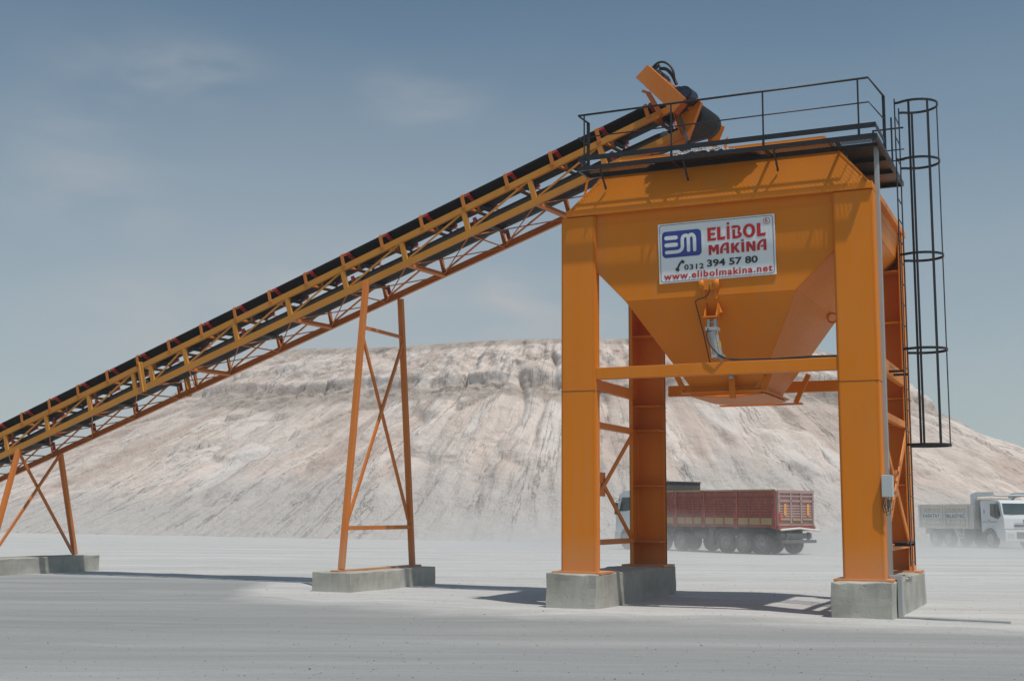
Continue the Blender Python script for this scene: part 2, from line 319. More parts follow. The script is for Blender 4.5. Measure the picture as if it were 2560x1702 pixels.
# ------------------------------------------------------------------ hill (stockpile of quarry fines)
def catmull(P, n):
    P = [V(p) for p in P]; Ls = [0]
    for a, b in zip(P, P[1:]): Ls.append(Ls[-1]+max((b-a).length, .01))
    out = []
    for k in range(n):
        s_ = Ls[-1]*k/(n-1); i = 0
        while i < len(P)-2 and s_ > Ls[i+1]: i += 1
        t = (s_-Ls[i])/(Ls[i+1]-Ls[i]); p0, p1, p2, p3 = P[max(i-1, 0)], P[i], P[i+1], P[min(i+2, len(P)-1)]
        out.append(.5*((2*p1)+(p2-p0)*t+(2*p0-5*p1+4*p2-p3)*t*t+(3*p1-p0-3*p2+p3)*t**3))
    return out
def make_hill(name, base, crest, nu, nv, amp, ledge, mat, seed, band=True):
    base_pts = catmull([(a, b, 0) for a, b in base], nu); crest_pts = catmull(crest, nu)
    vs, uv, bd = [], [], []; Lb = 0; prev = None
    for i in range(nu):
        b, c = base_pts[i], crest_pts[i]
        B = wp(b.x, b.y); B.z = -.0055*max(0, min(b.y, 130)-32.5)-.35; T = wp(c.x, c.y, c.z)
        if prev: Lb += (B-prev).length*.55+(T-prevT).length*.45
        prev, prevT = B, T; H = T-B; sl = H.length; horiz = V((H.x, H.y, 0)).normalized()
        T.z += .8*noise.fractal(V((Lb*.05, seed, 0)), 1, 2, 6)+.55*noise.fractal(V((Lb*.25, seed, 4)), .7, 2, 5)
        e = min(1, i/(nu*.08), (nu-1-i)/(nu*.08))
        for j in range(nv):
            v = j/(nv-1); vl = ledge+.018*noise.noise(V((Lb*.06, 3, seed)))
            if ledge:
                sc = .022
                if v < vl: hz_, vz = v/vl*.80, v/vl*(vl-.028)
                elif v < vl+sc: q = (v-vl)/sc; hz_, vz = .80+.010*q, vl-.028+.045*q
                else: q = (v-vl-sc)/(1-vl-sc); hz_, vz = .810+.190*q, vl+.017+(1-vl-.017)*q
            else: hz_, vz = v, v
            # concave toe, rounded shoulder
            vz2 = vz-.05*math.sin(math.pi*min(1, vz*1.15))
            p = V((B.x+H.x*hz_, B.y+H.y*hz_, B.z+H.z*vz2))
            u_ = Lb; s_ = v*sl
            fade = min(1, v*2.2)*min(1, (1-v)*10+.25)*(1-.62*max(0, min(1, (v-.55)/.15)))
            wrp = 2.2*noise.noise(V((u_*.06, s_*.07, seed+9)))
            a1 = noise.noise(V(((u_+wrp*2)*.085, s_*.03, seed))); a2 = 1-abs(noise.noise(V(((u_+wrp)*.30, s_*.055, seed+2))))*2
            a3 = 1-abs(noise.noise(V(((u_+wrp*.6)*.95, s_*.10, seed+4))))*2; a4 = noise.fractal(V((u_*.55, s_*.42, seed+6)), .9, 2.1, 5)
            a5 = abs(noise.noise(V((u_*.16+wrp*.1, s_*.14, seed+7))))
            dsp = amp*(1.3*a1+.40*a2+.14*a3+.34*a4)*fade
            if ledge: wsc = math.exp(-((v-vl+.01)/.05)**2); dsp = dsp*(1-.8*wsc)+wsc*.45*noise.fractal(V((u_*.35, s_*.9, seed+13)), .7, 2.1, 5)
            slab = max(0, .16-a5)*amp*4.2*min(1, v*1.4)*min(1, (1-v)*5); dsp -= slab
            if ledge and v > vl+sc:
                q = (v-vl-sc)/(1-vl-sc); dsp += .75*noise.fractal(V((u_*.34, s_*.42, seed+11)), .75, 2.2, 5)*min(1, q*5)*min(1, (1-q)*6)
            if ledge and vl-.10 < v < vl+sc:
                dsp -= .55*max(0, noise.fractal(V((u_*.22, 5, seed+12)), 1, 2, 4)+.15)*(1-abs(v-vl+.03)/.09 if abs(v-vl+.03) < .09 else 0)*.5
            p += -horiz*dsp*.8*e+V((0, 0, .45*dsp*e*min(1, (1-v)*8)))
            vs.append(p); uv.append((u_, s_))
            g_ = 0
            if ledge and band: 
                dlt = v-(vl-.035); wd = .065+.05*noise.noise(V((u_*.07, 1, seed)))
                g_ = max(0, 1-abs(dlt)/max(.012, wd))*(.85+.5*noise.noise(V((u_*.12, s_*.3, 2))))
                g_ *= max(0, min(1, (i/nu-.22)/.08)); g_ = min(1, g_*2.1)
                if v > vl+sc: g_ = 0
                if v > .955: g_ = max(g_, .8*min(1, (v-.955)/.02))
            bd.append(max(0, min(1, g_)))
    fs = [(i*nv+j, (i+1)*nv+j, (i+1)*nv+j+1, i*nv+j+1) for i in range(nu-1) for j in range(nv-1)]
    o = len(vs); ctr = sum((vs[i*nv+nv-1] for i in range(nu)), V())/nu; ctr.z -= .4; vs.append(ctr); uv.append((0, 20)); bd.append(0)
    fs += [(i*nv+nv-1, (i+1)*nv+nv-1, o) for i in range(nu-1)]+[((nu-1)*nv+nv-1, nv-1, o)]
    m = MB(); m.add(vs, fs, True); ob = m.build(name, mat); me = ob.data
    L_ = me.uv_layers.new(name='UVMap')
    idx = [0]*len(me.loops); me.loops.foreach_get('vertex_index', idx)
    flat = [c for k in idx for c in uv[k]]; L_.data.foreach_set('uv', flat)
    at = me.attributes.new('band', 'FLOAT', 'POINT'); at.data.foreach_set('value', bd)
    return tag(ob, kind='structure')
HM = hill_mat()
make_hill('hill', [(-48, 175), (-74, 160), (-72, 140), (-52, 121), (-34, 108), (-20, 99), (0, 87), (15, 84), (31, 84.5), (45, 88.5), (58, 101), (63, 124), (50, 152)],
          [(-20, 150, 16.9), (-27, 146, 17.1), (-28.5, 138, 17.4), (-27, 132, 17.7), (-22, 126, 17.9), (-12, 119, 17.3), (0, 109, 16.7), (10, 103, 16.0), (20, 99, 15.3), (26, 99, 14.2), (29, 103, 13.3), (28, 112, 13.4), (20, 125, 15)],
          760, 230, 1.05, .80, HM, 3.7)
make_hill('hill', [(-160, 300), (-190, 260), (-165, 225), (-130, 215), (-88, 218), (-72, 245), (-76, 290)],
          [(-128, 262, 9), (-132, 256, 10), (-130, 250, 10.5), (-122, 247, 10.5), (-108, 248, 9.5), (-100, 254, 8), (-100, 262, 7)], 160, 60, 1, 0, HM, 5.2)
# ------------------------------------------------------------------ footings
def footing(label, x0, x1, y0, y1, h, seed):
    bm = bmesh.new(); m = MB(); nx_, ny_, nz_ = int((x1-x0)/.12), int((y1-y0)/.12), 6
    def P(i, j, k):
        x = x0+(x1-x0)*i/nx_; y = y0+(y1-y0)*j/ny_; z = -.15+(h+.15)*k/nz_
        e = sum((i in (0, nx_), j in (0, ny_), k == nz_))
        d = noise.noise_vector(V((x*3+seed, y*3, z*3)))*(.012 if e < 2 else .03)
        if k == nz_ and e > 1: d.z -= .012+.05*max(0, noise.noise(V((x*5, y*5, seed)))-.15)
        return V((x, y, z))+d
    vs = {}; 
    def vid(i, j, k):
        if (i, j, k) not in vs: vs[(i, j, k)] = bm.verts.new(P(i, j, k))
        return vs[(i, j, k)]
    for i in range(nx_):
        for k in range(nz_):
            for j in (0, ny_): bm.faces.new([vid(i, j, k), vid(i+1, j, k), vid(i+1, j, k+1), vid(i, j, k+1)])
    for j in range(ny_):
        for k in range(nz_):
            for i in (0, nx_): bm.faces.new([vid(i, j, k), vid(i, j+1, k), vid(i, j+1, k+1), vid(i, j, k+1)])
    for i in range(nx_):
        for j in range(ny_): bm.faces.new([vid(i, j, nz_), vid(i+1, j, nz_), vid(i+1, j+1, nz_), vid(i, j+1, nz_)])
    bmesh.ops.recalc_face_normals(bm, faces=bm.faces)
    for f in bm.faces: f.smooth = False
    me = bpy.data.meshes.new('concrete_footing'); bm.to_mesh(me); bm.free(); me.materials.append(CONC)
    o = bpy.data.objects.new('concrete_footing', me); COL.objects.link(o); b = o.modifiers.new('bevel', 'BEVEL'); b.width = .012; b.segments = 2; b.limit_method = 'ANGLE'; b.angle_limit = 1
    return tag(o, label, 'footing', 'concrete footings')
HB = .606
footing('tall concrete block under the left pair of hopper columns, half in shadow', -.18, .77, -.28, 4.35, HB, 1)
footing('tall concrete block under the right pair of hopper columns, beside the cable tray', 4.75, 5.70, -.25, 4.42, HB, 2)
footing('low concrete block under the tall middle trestle of the conveyor', -6.38, -5.45, 1.77, 5.57, .40, 3)
footing('low concrete block under the short trestle at the left edge', -18.1, -17.05, 3.0, 7.1, .40, 4)
# ------------------------------------------------------------------ storage hopper
hop = thing('storage_hopper', (2.8, 2.05, .6), 'large orange steel hopper on four columns with a black walkway and caged ladder', 'hopper')
W0, CW, ZT = 4.92, .65, 7.02
def column(xo, outer, front, x_in=CW):
    """folded plate column; outer=-1 outer flange at low x, +1 at high x; front: web faces the viewer"""
    y0, y1, web = (0, .5, 0) if front else (3.62, 4.14, 4.14)
    dshort = .19; m = MB(); t = .012; x0, x1 = xo, xo+x_in
    def path(pts):
        n = len(pts)
        for a, b in zip(pts, pts[1:]): m.prism([(a[0], a[1], HB+.03), (b[0], b[1], HB+.03), (b[0], b[1], ZT), (a[0], a[1], ZT)], (V((b[1]-a[1], a[0]-b[0], 0)).normalized()*t))
    r = .035; dl, dr = (.5, dshort) if outer < 0 else (dshort, .5)
    if not front: dl, dr = (.5, .05) if outer < 0 else (.05, .5)
    sgn = 1 if front else -1; yw = 0 if front else 4.14
    def arc(cx, cy, a0, a1, n=5): return [(cx+r*math.cos(math.radians(a0+(a1-a0)*k/n)), cy+sgn*r*math.sin(math.radians(a0+(a1-a0)*k/n))) for k in range(n+1)]
    pts = [(x0+.075, yw+sgn*dl), (x0, yw+sgn*dl)]+arc(x0+r, yw+sgn*r, 180, 270)+arc(x1-r, yw+sgn*r, 270, 360)+[(x1, yw+sgn*dr), (x1-.075, yw+sgn*dr)]
    path(pts)
    c = m.build('column', ORANGE, hop)
    # weld joint line, base plate and stiffener ribs
    j = MB(); ymn, ymx = (min(p[1] for p in pts), max(p[1] for p in pts))
    if front: j.box(x0-.004, x1+.004, -.016, .004, 3.826, 3.834)
    j.box(x1-.004, x1+.016, ymn+.02, ymx, 3.826, 3.834)
    j.build('joint', DARK, c)
    b = MB(); b.box(x0-.14, x1+.12, ymn-.12, ymx+.1, HB-.01, HB+.028); b.build('base_plate', ORANGE, c)
    for z in (3.84, 3.34, 2.21, 1.08, 5.3, 6.3):
        s = MB(); s.box(x0+.014, x1-.014, ymn+.02 if not front else .03, ymx-.016 if not front else (dshort-.02), z, z+.014); s.build('stiffener', ORANGE, c)
    return c
column(0, -1, True); column(W0, 1, True); column(.03, -1, False, .64); column(W0-.02, 1, False, .67)
m = MB(); m.box(.66, 4.91, .012, .16, 4.03, 4.24); m.build('cross_beam', ORANGE, hop, bevel=.008)
m = MB(); m.box(.76, 4.87, 4.0, 4.12, 4.06, 4.28); m.build('cross_beam', ORANGE, hop, bevel=.008)
def side_frame(x, s):
    m = MB(); m.box(x-.05, x+.05, .2, 3.62, 3.99, 4.20) if s < 0 else m.box(x-.05, x+.05, .5, 3.62, 4.06, 4.31); m.build('cross_beam', ORANGE, hop, bevel=.006)
    m = MB(); m.box(x-.05, x+.05, .2 if s < 0 else .5, 3.62, 3.27, 3.39); m.build('cross_beam', ORANGE, hop, bevel=.006)
    m = MB(); m.box(x-.05, x+.05, .2 if s < 0 else .5, 3.62, 1.06, 1.16); m.build('cross_beam', ORANGE, hop, bevel=.006)
    for a, b, dx in (((.35, 1.17), (3.62, 3.25), .012), ((.35, 3.25), (3.62, 1.17), -.016)):
        m = MB(); m.bar((x+dx+(.035 if s > 0 else 0), a[0], a[1]), (x+dx+(.035 if s > 0 else 0), b[0], b[1]), .025, .13 if s > 0 else .10, (1, 0, 0)); m.build('brace', ORANGE, hop)
    m = MB(); m.box(x-.006+.03*s, x+.008+.03*s, 1.86, 2.12, 1.98, 2.44); m.build('gusset_plate', ORANGE, hop)
side_frame(.08, -1); side_frame(5.5, 1)
# bin: skirt, upper cone, lower cone, neck
LV = [(7.10, .07, 5.49, .08, 4.04), (6.86, .08, 5.48, .08, 4.03), (6.55, .13, 5.43, .08, 4.0), (5.44, 1.20, 4.25, .10, 3.88), (3.93, 2.10, 3.34, 1.17, 3.05), (3.78, 2.10, 3.34, 1.17, 3.05)]
def ring(l): z, x0, x1, y0, y1 = l; return [V((x0, y0, z)), V((x1, y0, z)), V((x1, y1, z)), V((x0, y1, z))]
m = MB()
for a, b in zip(LV, LV[1:]):
    A, B = ring(a), ring(b)
    for k in range(4):
        q = (k+1) % 4; nrm = (A[q]-A[k]).cross(B[k]-A[k]).normalized(); m.prism([A[k], A[q], B[q], B[k]], nrm*-.012)
binp = m.build('bin', ORANGE, hop)
m = MB(); t = LV[3]
A = ring(LV[3])
for k in range(4): m.bar(A[k]+V((0, 0, 0)), A[(k+1) % 4], .024, .03, (0, 0, 1))
A = ring(LV[1]); m.bar(A[0]+V((0, -.012, 0)), A[1]+V((0, -.012, 0)), .02, .02, (0, 0, 1)); m.bar(A[1]+V((.01, 0, 0)), A[2]+V((.01, 0, 0)), .02, .02, (0, 0, 1))
m.build('weld_seam', ORANGE, binp)
# rim channel + roof panels
m = MB(); z0, z1 = 7.035, 7.15
m.box(.10, 5.585, -.06, .03, z0, z1); m.box(.10, 5.585, 4.1, 4.2, z0, z1); m.box(.10, .18, .03, 4.1, z0, z1); m.box(5.5, 5.585, .03, 4.1, z0, z1)
m.build('rim', ORANGE, hop, bevel=.006)
RB = [V((.17, -.03, 7.13)), V((5.54, -.03, 7.13)), V((5.54, 4.13, 7.13)), V((.17, 4.13, 7.13))]
RT = [V((1.06, .33, 8.10)), V((4.76, .33, 8.10)), V((4.76, 3.77, 8.10)), V((1.06, 3.77, 8.10))]
for k in range(4):
    q = (k+1) % 4; nrm = (RB[q]-RB[k]).cross(RT[k]-RB[k]).normalized()
    m = MB(); m.prism([RB[k], RB[q], RT[q], RT[k]], nrm*.010)
    rp = m.build('roof_panel', ORANGE, hop)
    m = MB(); m.bar(RB[k], RT[k], .035, .05, nrm); m.bar(RT[k], RT[q], .05, .03, (0, 0, 1)); m.build('edge_angle', ORANGE, rp)
m = MB(); m.add([(5.10, -.05, 7.151), (5.46, -.05, 7.151), (5.42, -.0, 7.28)], [(0, 1, 2)]); m.build('gusset_plate', ORANGE, hop)
# lifting eye on the right slope
m = MB(); c0 = V((4.34, 3.0, 5.36))
m.tube([c0+V((.10*math.cos(a), .0, .10*math.sin(a)))*.9 for a in [k*math.pi/8 for k in range(17)]], .02, 6); m.build('lifting_eye', ORANGE, hop)
# clamshell gate
g = MB(); g.box(1.92, 3.46, 1.03, 1.17, 3.82, 3.85); g.box(1.92, 1.96, 1.02, 1.03, 3.82, 3.90); g.box(2.10, 3.70, 3.05, 3.2, 3.74, 3.77)
g.box(2.0, 2.1, 1.17, 3.05, 3.82, 3.85); g.box(3.34, 3.46, 1.17, 3.05, 3.82, 3.85); flg = g.build('outlet_flange', ORANGE, hop)
g = MB(); n_ = 10
arc = [(2.72+.70*math.sin(a), 4.6-.83*math.cos(a)) for a in [(-.9+1.8*k/n_) for k in range(n_+1)]]
arc = [(p, max(q, 3.765)) for p, q in arc]
arc = [(2.02+1.4*k/n_, 3.80-.035*math.sin(math.pi*k/n_)) for k in range(n_+1)]
for p, q in zip(arc, arc[1:]): g.prism([(p[0], 1.2, p[1]), (q[0], 1.2, q[1]), (q[0], 3.02, q[1]), (p[0], 3.02, p[1])], (0, 0, -.012))
g.build('gate_door', ORANGE, hop)
for p, q in (((3.44, 1.12, 3.84), (3.60, 1.12, 4.28)), ((3.60, 3.0, 3.76), (3.86, 3.0, 4.30)), ((1.98, 1.1, 3.86), (1.78, 1.1, 4.25))):
    g = MB(); g.bar(p, q, .05, .09, (0, 1, 0)); g.build('gate_arm', ORANGE, hop)
g = MB(); g.prism([(3.24, 1.1, 3.86), (3.34, 1.1, 3.86), (3.50, 1.1, 4.1), (3.44, 1.1, 4.16)], (0, .02, 0)); g.build('gate_bracket', ORANGE, hop)
g = MB(); g.bar((2.90, .98, 3.70), (2.89, .98, 4.12), .05, .11, (0, 1, 0)); g.build('gate_lever', ORANGE, hop)
g = MB(); g.tube([(2.86, .9, 4.08), (2.94, .9, 4.08)], .04, 10); g.build('pivot_pin', GALV, hop)
# pneumatic actuator hanging on the front face
ap = MB(); 
for x in (2.60, 2.86): ap.lathe((x-.03, .10, 5.62), (1, 0, 0), [(0, .01), (0, .1), (.1, .1), (.1, .01)], 16)
ap.box(2.66, 2.86, .02, .22, 5.52, 5.70)
ap.box(2.63, 2.68, .06, .24, 5.36, 5.56); ap.box(2.84, 2.89, .06, .24, 5.36, 5.56)
ap.build('hinge_lug', ORANGE, hop)
ap = MB(); ap.prism([(2.66, .23, 5.46), (2.66, .02, 5.06), (2.66, .28, 5.06), (2.66, .5, 5.2)], (.016, 0, 0)); ap.prism([(2.87, .23, 5.46), (2.87, .02, 5.06), (2.87, .28, 5.06), (2.87, .5, 5.2)], (.016, 0, 0))
ap.box(2.64, 2.90, .0, .3, 5.03, 5.055); ap.prism([(2.89, .02, 5.06), (2.96, -.03, 5.10), (2.96, .1, 5.12), (2.89, .1, 5.30)], (.01, .0, 0)); ap.build('actuator_bracket', ORANGE, hop)
cy0, cy1 = V((2.79, .10, 4.96)), V((2.87, .16, 4.36))
ap = MB(); ap.tube([cy0+V((0, 0, -.16)), cy1], .078, 18)
cyl = ap.build('pneumatic_cylinder', ALU, hop)
ap = MB(); ap.obox(cy0+V((0, 0, -.13)), ((1, 0, 0), (0, 1, 0), (0, 0, 1)), (.105, .1, .03)); ap.obox(cy1, ((1, 0, 0), (0, 1, 0), (0, 0, 1)), (.10, .09, .028))
for sx_ in (-1, 1):
    ap.tube([cy0+V((.085*sx_, -.075, -.1)), cy1+V((.085*sx_, -.075, 0))], .009, 6); ap.obox(cy0+V((.06*sx_, 0, -.03)), ((1, 0, 0), (0, 1, 0), (0, 0, 1)), (.022, .05, .075))
ap.tube([cy0+V((-.09, 0, .0)), cy0+V((.09, 0, 0))], .022, 8); ap.build('end_cap', GALV, cyl)
ap = MB(); dc = (cy1-cy0).normalized(); cm = cy0+dc*.36
ap.tube([cm, cm+dc*.012], .0805, 18); ap.tube([cm+dc*.03, cm+dc*.06], .0795, 18, ); ap.tube([cm+dc*.085, cm+dc*.10], .0805, 18); ap.build('rating_label', YLAB, cyl)
ap = MB(); ap.tube([cy1, V((2.90, .9, 4.08)), ], .02, 8); ap.build('piston_rod', GALV, cyl)
hs_ = MB()
hs_.tube([V(p) for p in [(2.74, -.02, 4.83), (2.72, -.05, 4.7), (2.78, -.06, 4.53), (2.92, -.05, 4.37), (3.05, .02, 4.30), (3.3, .04, 4.275), (3.9, .05, 4.265), (4.5, .06, 4.28), (4.915, .06, 4.27)]], .012, 6)
hs_.build('air_hose', HOSE, hop); hs_ = MB()
hs_.tube([V(p) for p in [(2.88, .06, 4.36), (3.0, .02, 4.31), (3.15, .03, 4.275), (4.0, .09, 4.262), (4.91, .10, 4.262)]], .011, 6)
hs_.build('air_hose', HOSE, hop); hs_ = MB()
hs_.tube([V(p) for p in [(2.77, .0, 5.6), (2.79, -.05, 5.48), (2.74, -.03, 5.41), (2.66, .03, 5.385), (2.56, .05, 5.37), (2.50, .07, 5.34), (2.50, .10, 5.28), (2.53, .42, 4.85), (2.56, .78, 4.28)]], .010, 6)
hs_.build('air_hose', HOSE, hop)
# walkway
walk = MB(); ZP = 7.875; x0, x1, xi = .46, 5.70, 5.05; yf, yi, yb = -.33, .20, 3.05
for a, b in (((x0, yf), (x1, yf)), ((x0, yi), (xi, yi)), ((x0, yf), (x0, yi)), ((x1, yf), (x1, yb)), ((xi, yi), (xi, yb)), ((xi, yb), (x1, yb))):
    walk.bar((a[0], a[1], ZP-.04), (b[0], b[1], ZP-.04), .05, .08, (1, 0, 0) if a[0] == b[0] else (0, 1, 0))
for x in (2.22, 3.85, 5.05): walk.box(x-.02, x+.02, yf+.03, yi-.03, ZP-.075, ZP-.01)
for y in (.2, 1.2, 2.1): walk.box(xi+.03, x1-.03, y-.04, y+.04, ZP-.07, ZP-.012)
wk = walk.build('walkway', BLACK, hop)
def clip_line(px_, py_, dx_, dy_, X0, X1, Y0, Y1):
    t0, t1 = -1e9, 1e9
    for p, d, a, b in ((px_, dx_, X0, X1), (py_, dy_, Y0, Y1)):
        ta, tb = (a-p)/d, (b-p)/d
        if ta > tb: ta, tb = tb, ta
        t0, t1 = max(t0, ta), min(t1, tb)
    return (t0, t1) if t1-t0 > .01 else None
gm = MB()
fp = MB(); fp.box(xi-.01, x1-.025, yi+.03, yb-.03, ZP-.012, ZP+.004); fp.build('floor_plate', BLACK, wk)
for (X0, X1, Y0, Y1) in ((x0+.02, x1-.02, yf+.02, yi),):
    for dx_, dy_, dz_ in ((.9, .436, 0), (.9, -.436, .006)):
        k = X0-3*(Y1-Y0)
        while k < X1+3*(Y1-Y0):
            q = clip_line(k, (Y0+Y1)/2, dx_, dy_, X0, X1, Y0, Y1)
            if q: gm.bar((k+dx_*q[0], (Y0+Y1)/2+dy_*q[0], ZP+.004+dz_), (k+dx_*q[1], (Y0+Y1)/2+dy_*q[1], ZP+.004+dz_), .003, .0080, (0, 0, 1))
            k += .075
gm.build('grating', BLACK, wk)
ZT0, ZT1 = 7.975, 8.065
tb = MB(); tb.box(x0, x1+.01, yf-.01, yf, ZT0, ZT1); tb.build('toe_board', BLACK, wk)
tb = MB(); tb.box(x1, x1+.01, yf, .68, ZT0, ZT1); tb.build('toe_board', BLACK, wk)
tb = MB(); tb.box(x0-.01, x0, yf, yi, ZT0, ZT1); tb.build('toe_board', BLACK, wk)
for zr, r_ in ((8.835, .02), (8.415, .0125)):
    h = MB(); h.tube([(x0, yi-.02, zr+.01), (x0, yf, zr), (5.61, yf, zr), (x1, .78, zr+.02)], r_, 8); h.build('handrail', BLACK, wk)
for x in (.58, 2.22, 3.85, 5.44):
    p = MB(); p.tube([(x, yf-.012, 7.82), (x, yf-.012, 8.83)], .015, 6); p.box(x-.02, x+.02, yf-.03, yf-.012, 7.88, 8.04); p.build('railing_post', BLACK, wk)
for x, y in ((x0, yi-.02), (x1, .78)):
    p = MB(); p.bar((x, y, 7.84), (x, y, 8.85), .05, .04, (1, 0, 0)); p.build('railing_post', BLACK, wk)
for zr in (8.92, 8.50, 8.29):
    h = MB(); h.bar((5.20 if zr > 8.6 else 5.40, 3.0, zr), (5.76, 3.0, zr), .02, .03 if zr > 8.5 else .02, (0, 1, 0)); h.build('handrail', BLACK, wk)
for x in (5.20, 5.54):
    p = MB(); p.bar((x, 3.0, 7.82), (x, 3.0, 9.14 if x > 5.5 else 8.93), .03, .04, (1, 0, 0)); p.build('railing_post', BLACK, wk)
def brk_(p, q, a, b, side, mat=BLACK):
    m_ = MB(); m_.bar(p, q, a, b, side); m_.build('bracket', mat, wk)
for x in (.85, 2.4, 4.0): brk_((x, yf+.08, 7.82), (x, .06, 7.52), .03, .03, (1, 0, 0))
brk_((5.08, .6, 7.8), (4.98, .6, 7.9), .04, .04, (0, 1, 0)); brk_((5.08, 2.0, 7.8), (4.98, 2.0, 7.9), .04, .04, (0, 1, 0))
m = MB(); m.bar((.47, .14, 7.8), (.40, .02, 7.20), .035, .035, (1, 0, 0)); m.build('bracket', ORANGE, wk)
# ladder
LX, LY0, LY1 = 5.80, 1.42, 2.0
lad = MB()
for y in (LY0, LY1): lad.box(LX-.006, LX+.012, y-.03, y+.03, .80, 8.98)
ladr = lad.build('ladder', BLACK, hop)
z = .86; first = None
while z < 8.9:
    r_ = MB(); r_.tube([(LX, LY0, z), (LX, LY1, z)], .011, 6)
    if first is None: first = r_.build('rung', CHASS, ladr); z00 = z
    else:
        c = dup(first, ladr); c.location.z = z-z00
    z += .372
for y in (LY0, LY1):
    for z in (1.15, 4.12):
        lb = MB(); lb.box(5.55, LX-.006, y-.02, y+.02, z-.02, z+.02); lb.build('bracket', BLACK, ladr)
lb = MB(); lb.box(5.56, LX-.01, 1.15, 2.25, 1.175, 1.20); lb.build('bracket', BLACK, ladr)
cg = MB(); cc = V((6.12, 1.71, 0)); R_ = .39
def hoop(z):
    pts = [V((LX, LY0, z))]+[V((cc.x+R_*math.cos(a), cc.y+R_*math.sin(a), z)) for a in [math.radians(-128+256*k/20) for k in range(21)]]+[V((LX, LY1, z))]
    for p, q in zip(pts, pts[1:]): cg.bar(p, q, .045, .008, (0, 0, 1))
for z in (8.90, 7.86, 6.16, 4.50, 2.85): hoop(z)
for a in (-100, -52, -15, 25, 62, 105):
    p = V((cc.x+R_*math.cos(math.radians(a)), cc.y+R_*math.sin(math.radians(a)), 0)); nr = (p-cc); nr.z = 0
    cg.bar(p+V((0, 0, 2.83)), p+V((0, 0, 8.92)), .008, .04, nr)
cg.build('safety_cage', BLACK, ladr)
# ------------------------------------------------------------------ gravel heap on the walkway
gp = MB(); nxp, nyp = 110, 50; vs = []; keep = []
def roofz(y): return 7.13+(y+.03)/.36*.97
for j in range(nyp+1):
    for i in range(nxp+1):
        x = 1.5+2.6*i/nxp; y = -.12+.56*j/nyp; bz = max(ZP+.012, roofz(y)+.006)
        r = math.hypot((x-2.66)/1.10, (y-.22)/.50); z = 7.84+.30*max(0, 1-r)**.7+.03*noise.noise(V((x*9, y*9, 0)))+.03*noise.noise(V((x*25, y*25, 0)))
        vs.append((x, y, max(z, bz))); keep.append(z > bz)
gp.add(vs, [(a_, a_+1, a_+nxp+2, a_+nxp+1) for j in range(nyp) for i in range(nxp) for a_ in [j*(nxp+1)+i] if keep[a_] or keep[a_+1] or keep[a_+nxp+2] or keep[a_+nxp+1]], False)
tag(gp.build('gravel_heap', stone_heap()), 'small heap of grey gravel spilt beneath the conveyor head on the hopper top', 'gravel', kind='stuff')
# ------------------------------------------------------------------ sign
TL, TR_, BL, BR_ = V((1.835, .055, 6.76)), V((3.925, .055, 6.77)), V((1.855, .072, 5.685)), V((3.935, .072, 5.715))
def sp(u, v, d=0):
    p = (TL*(1-u)+TR_*u)*(1-v)+(BL*(1-u)+BR_*u)*v; return p+V((0, -1, -.07)).normalized()*d
SW, SH = 2.1, 1.065
sg = thing('sign_board', sp(.5, .5), 'white company sign with blue emblem, red lettering and phone number on the hopper front', 'sign')
m = MB(); m.prism([sp(0, 0), sp(1, 0), sp(1, 1), sp(0, 1)], V((0, -1, -.07)).normalized()*.02); m.build('panel', SIGNW, sg)
def flat(polys, name, mat, d=.023, th=.003, parent=None):
    m = MB()
    for pl in polys: m.prism([sp(u, v, d) for u, v in pl], V((0, -1, -.07)).normalized()*th)
    return m.build(name, mat, parent or sg)
def rrect(u0_, v0_, u1_, v1_, r, n=6):
    ru, rv = r/SW, r/SH; o = []
    for cu, cv, a0 in ((u1_-ru, v0_+rv, -90), (u1_-ru, v1_-rv, 0), (u0_+ru, v1_-rv, 90), (u0_+ru, v0_+rv, 180)):
        for k in range(n+1): a = math.radians(a0+90*k/n); o.append((cu+ru*math.cos(a), cv+rv*math.sin(a)))
    return o
A, B = rrect(.014, .022, .986, .978, .05), rrect(.0175, .029, .9825, .971, .045)
m = MB(); n = len(A)
for k in range(n):
    q = (k+1) % n; m.prism([sp(*A[k], .0225), sp(*A[q], .0225), sp(*B[q], .0225), sp(*B[k], .0225)], V((0, -.002, 0)))
m.build('border_line', SBLK, sg)
lg = flat([rrect(.034, .135, .377, .575, .07)], 'emblem', SBLUE)
def stroke(pts, wd, d):
    m = MB(); off = V((0, -1, -.07)).normalized()*.003; P = [(u*SW, v*SH) for u, v in pts]
    for (a, b), (c, e) in zip(P, P[1:]):
        dx, dy = c-a, e-b; l = math.hypot(dx, dy); nx_, ny_ = -dy/l*wd/2, dx/l*wd/2
        m.prism([sp(x/SW, y/SH, d) for x, y in ((a+nx_, b+ny_), (c+nx_, e+ny_), (c-nx_, e-ny_), (a-nx_, b-ny_))], off); d += .0002
    for a, b in P:
        m.prism([sp((a+wd/2*math.cos(t))/SW, (b+wd/2*math.sin(t))/SH, d) for t in [k*math.pi/6 for k in range(12)]], off); d += .0002
    return m
wd = .072
e = MB()
for pts in ([(.072, .245), (.158, .245)], [(.072, .365), (.158, .365)],
            [(.072, .485), (.165, .485), (.190, .475), (.207, .445), (.213, .41), (.213, .29), (.218, .25), (.232, .228), (.250, .225), (.262, .245), (.266, .28), (.266, .478)],
            [(.266, .27), (.275, .232), (.290, .218), (.306, .225), (.316, .255), (.319, .29), (.319, .478)]):
    q = stroke(pts, wd*(.86 if len(pts) > 2 else 1), .0275); e.add(q.v, q.f)
e.build('emblem_letters', SIGNW, lg)
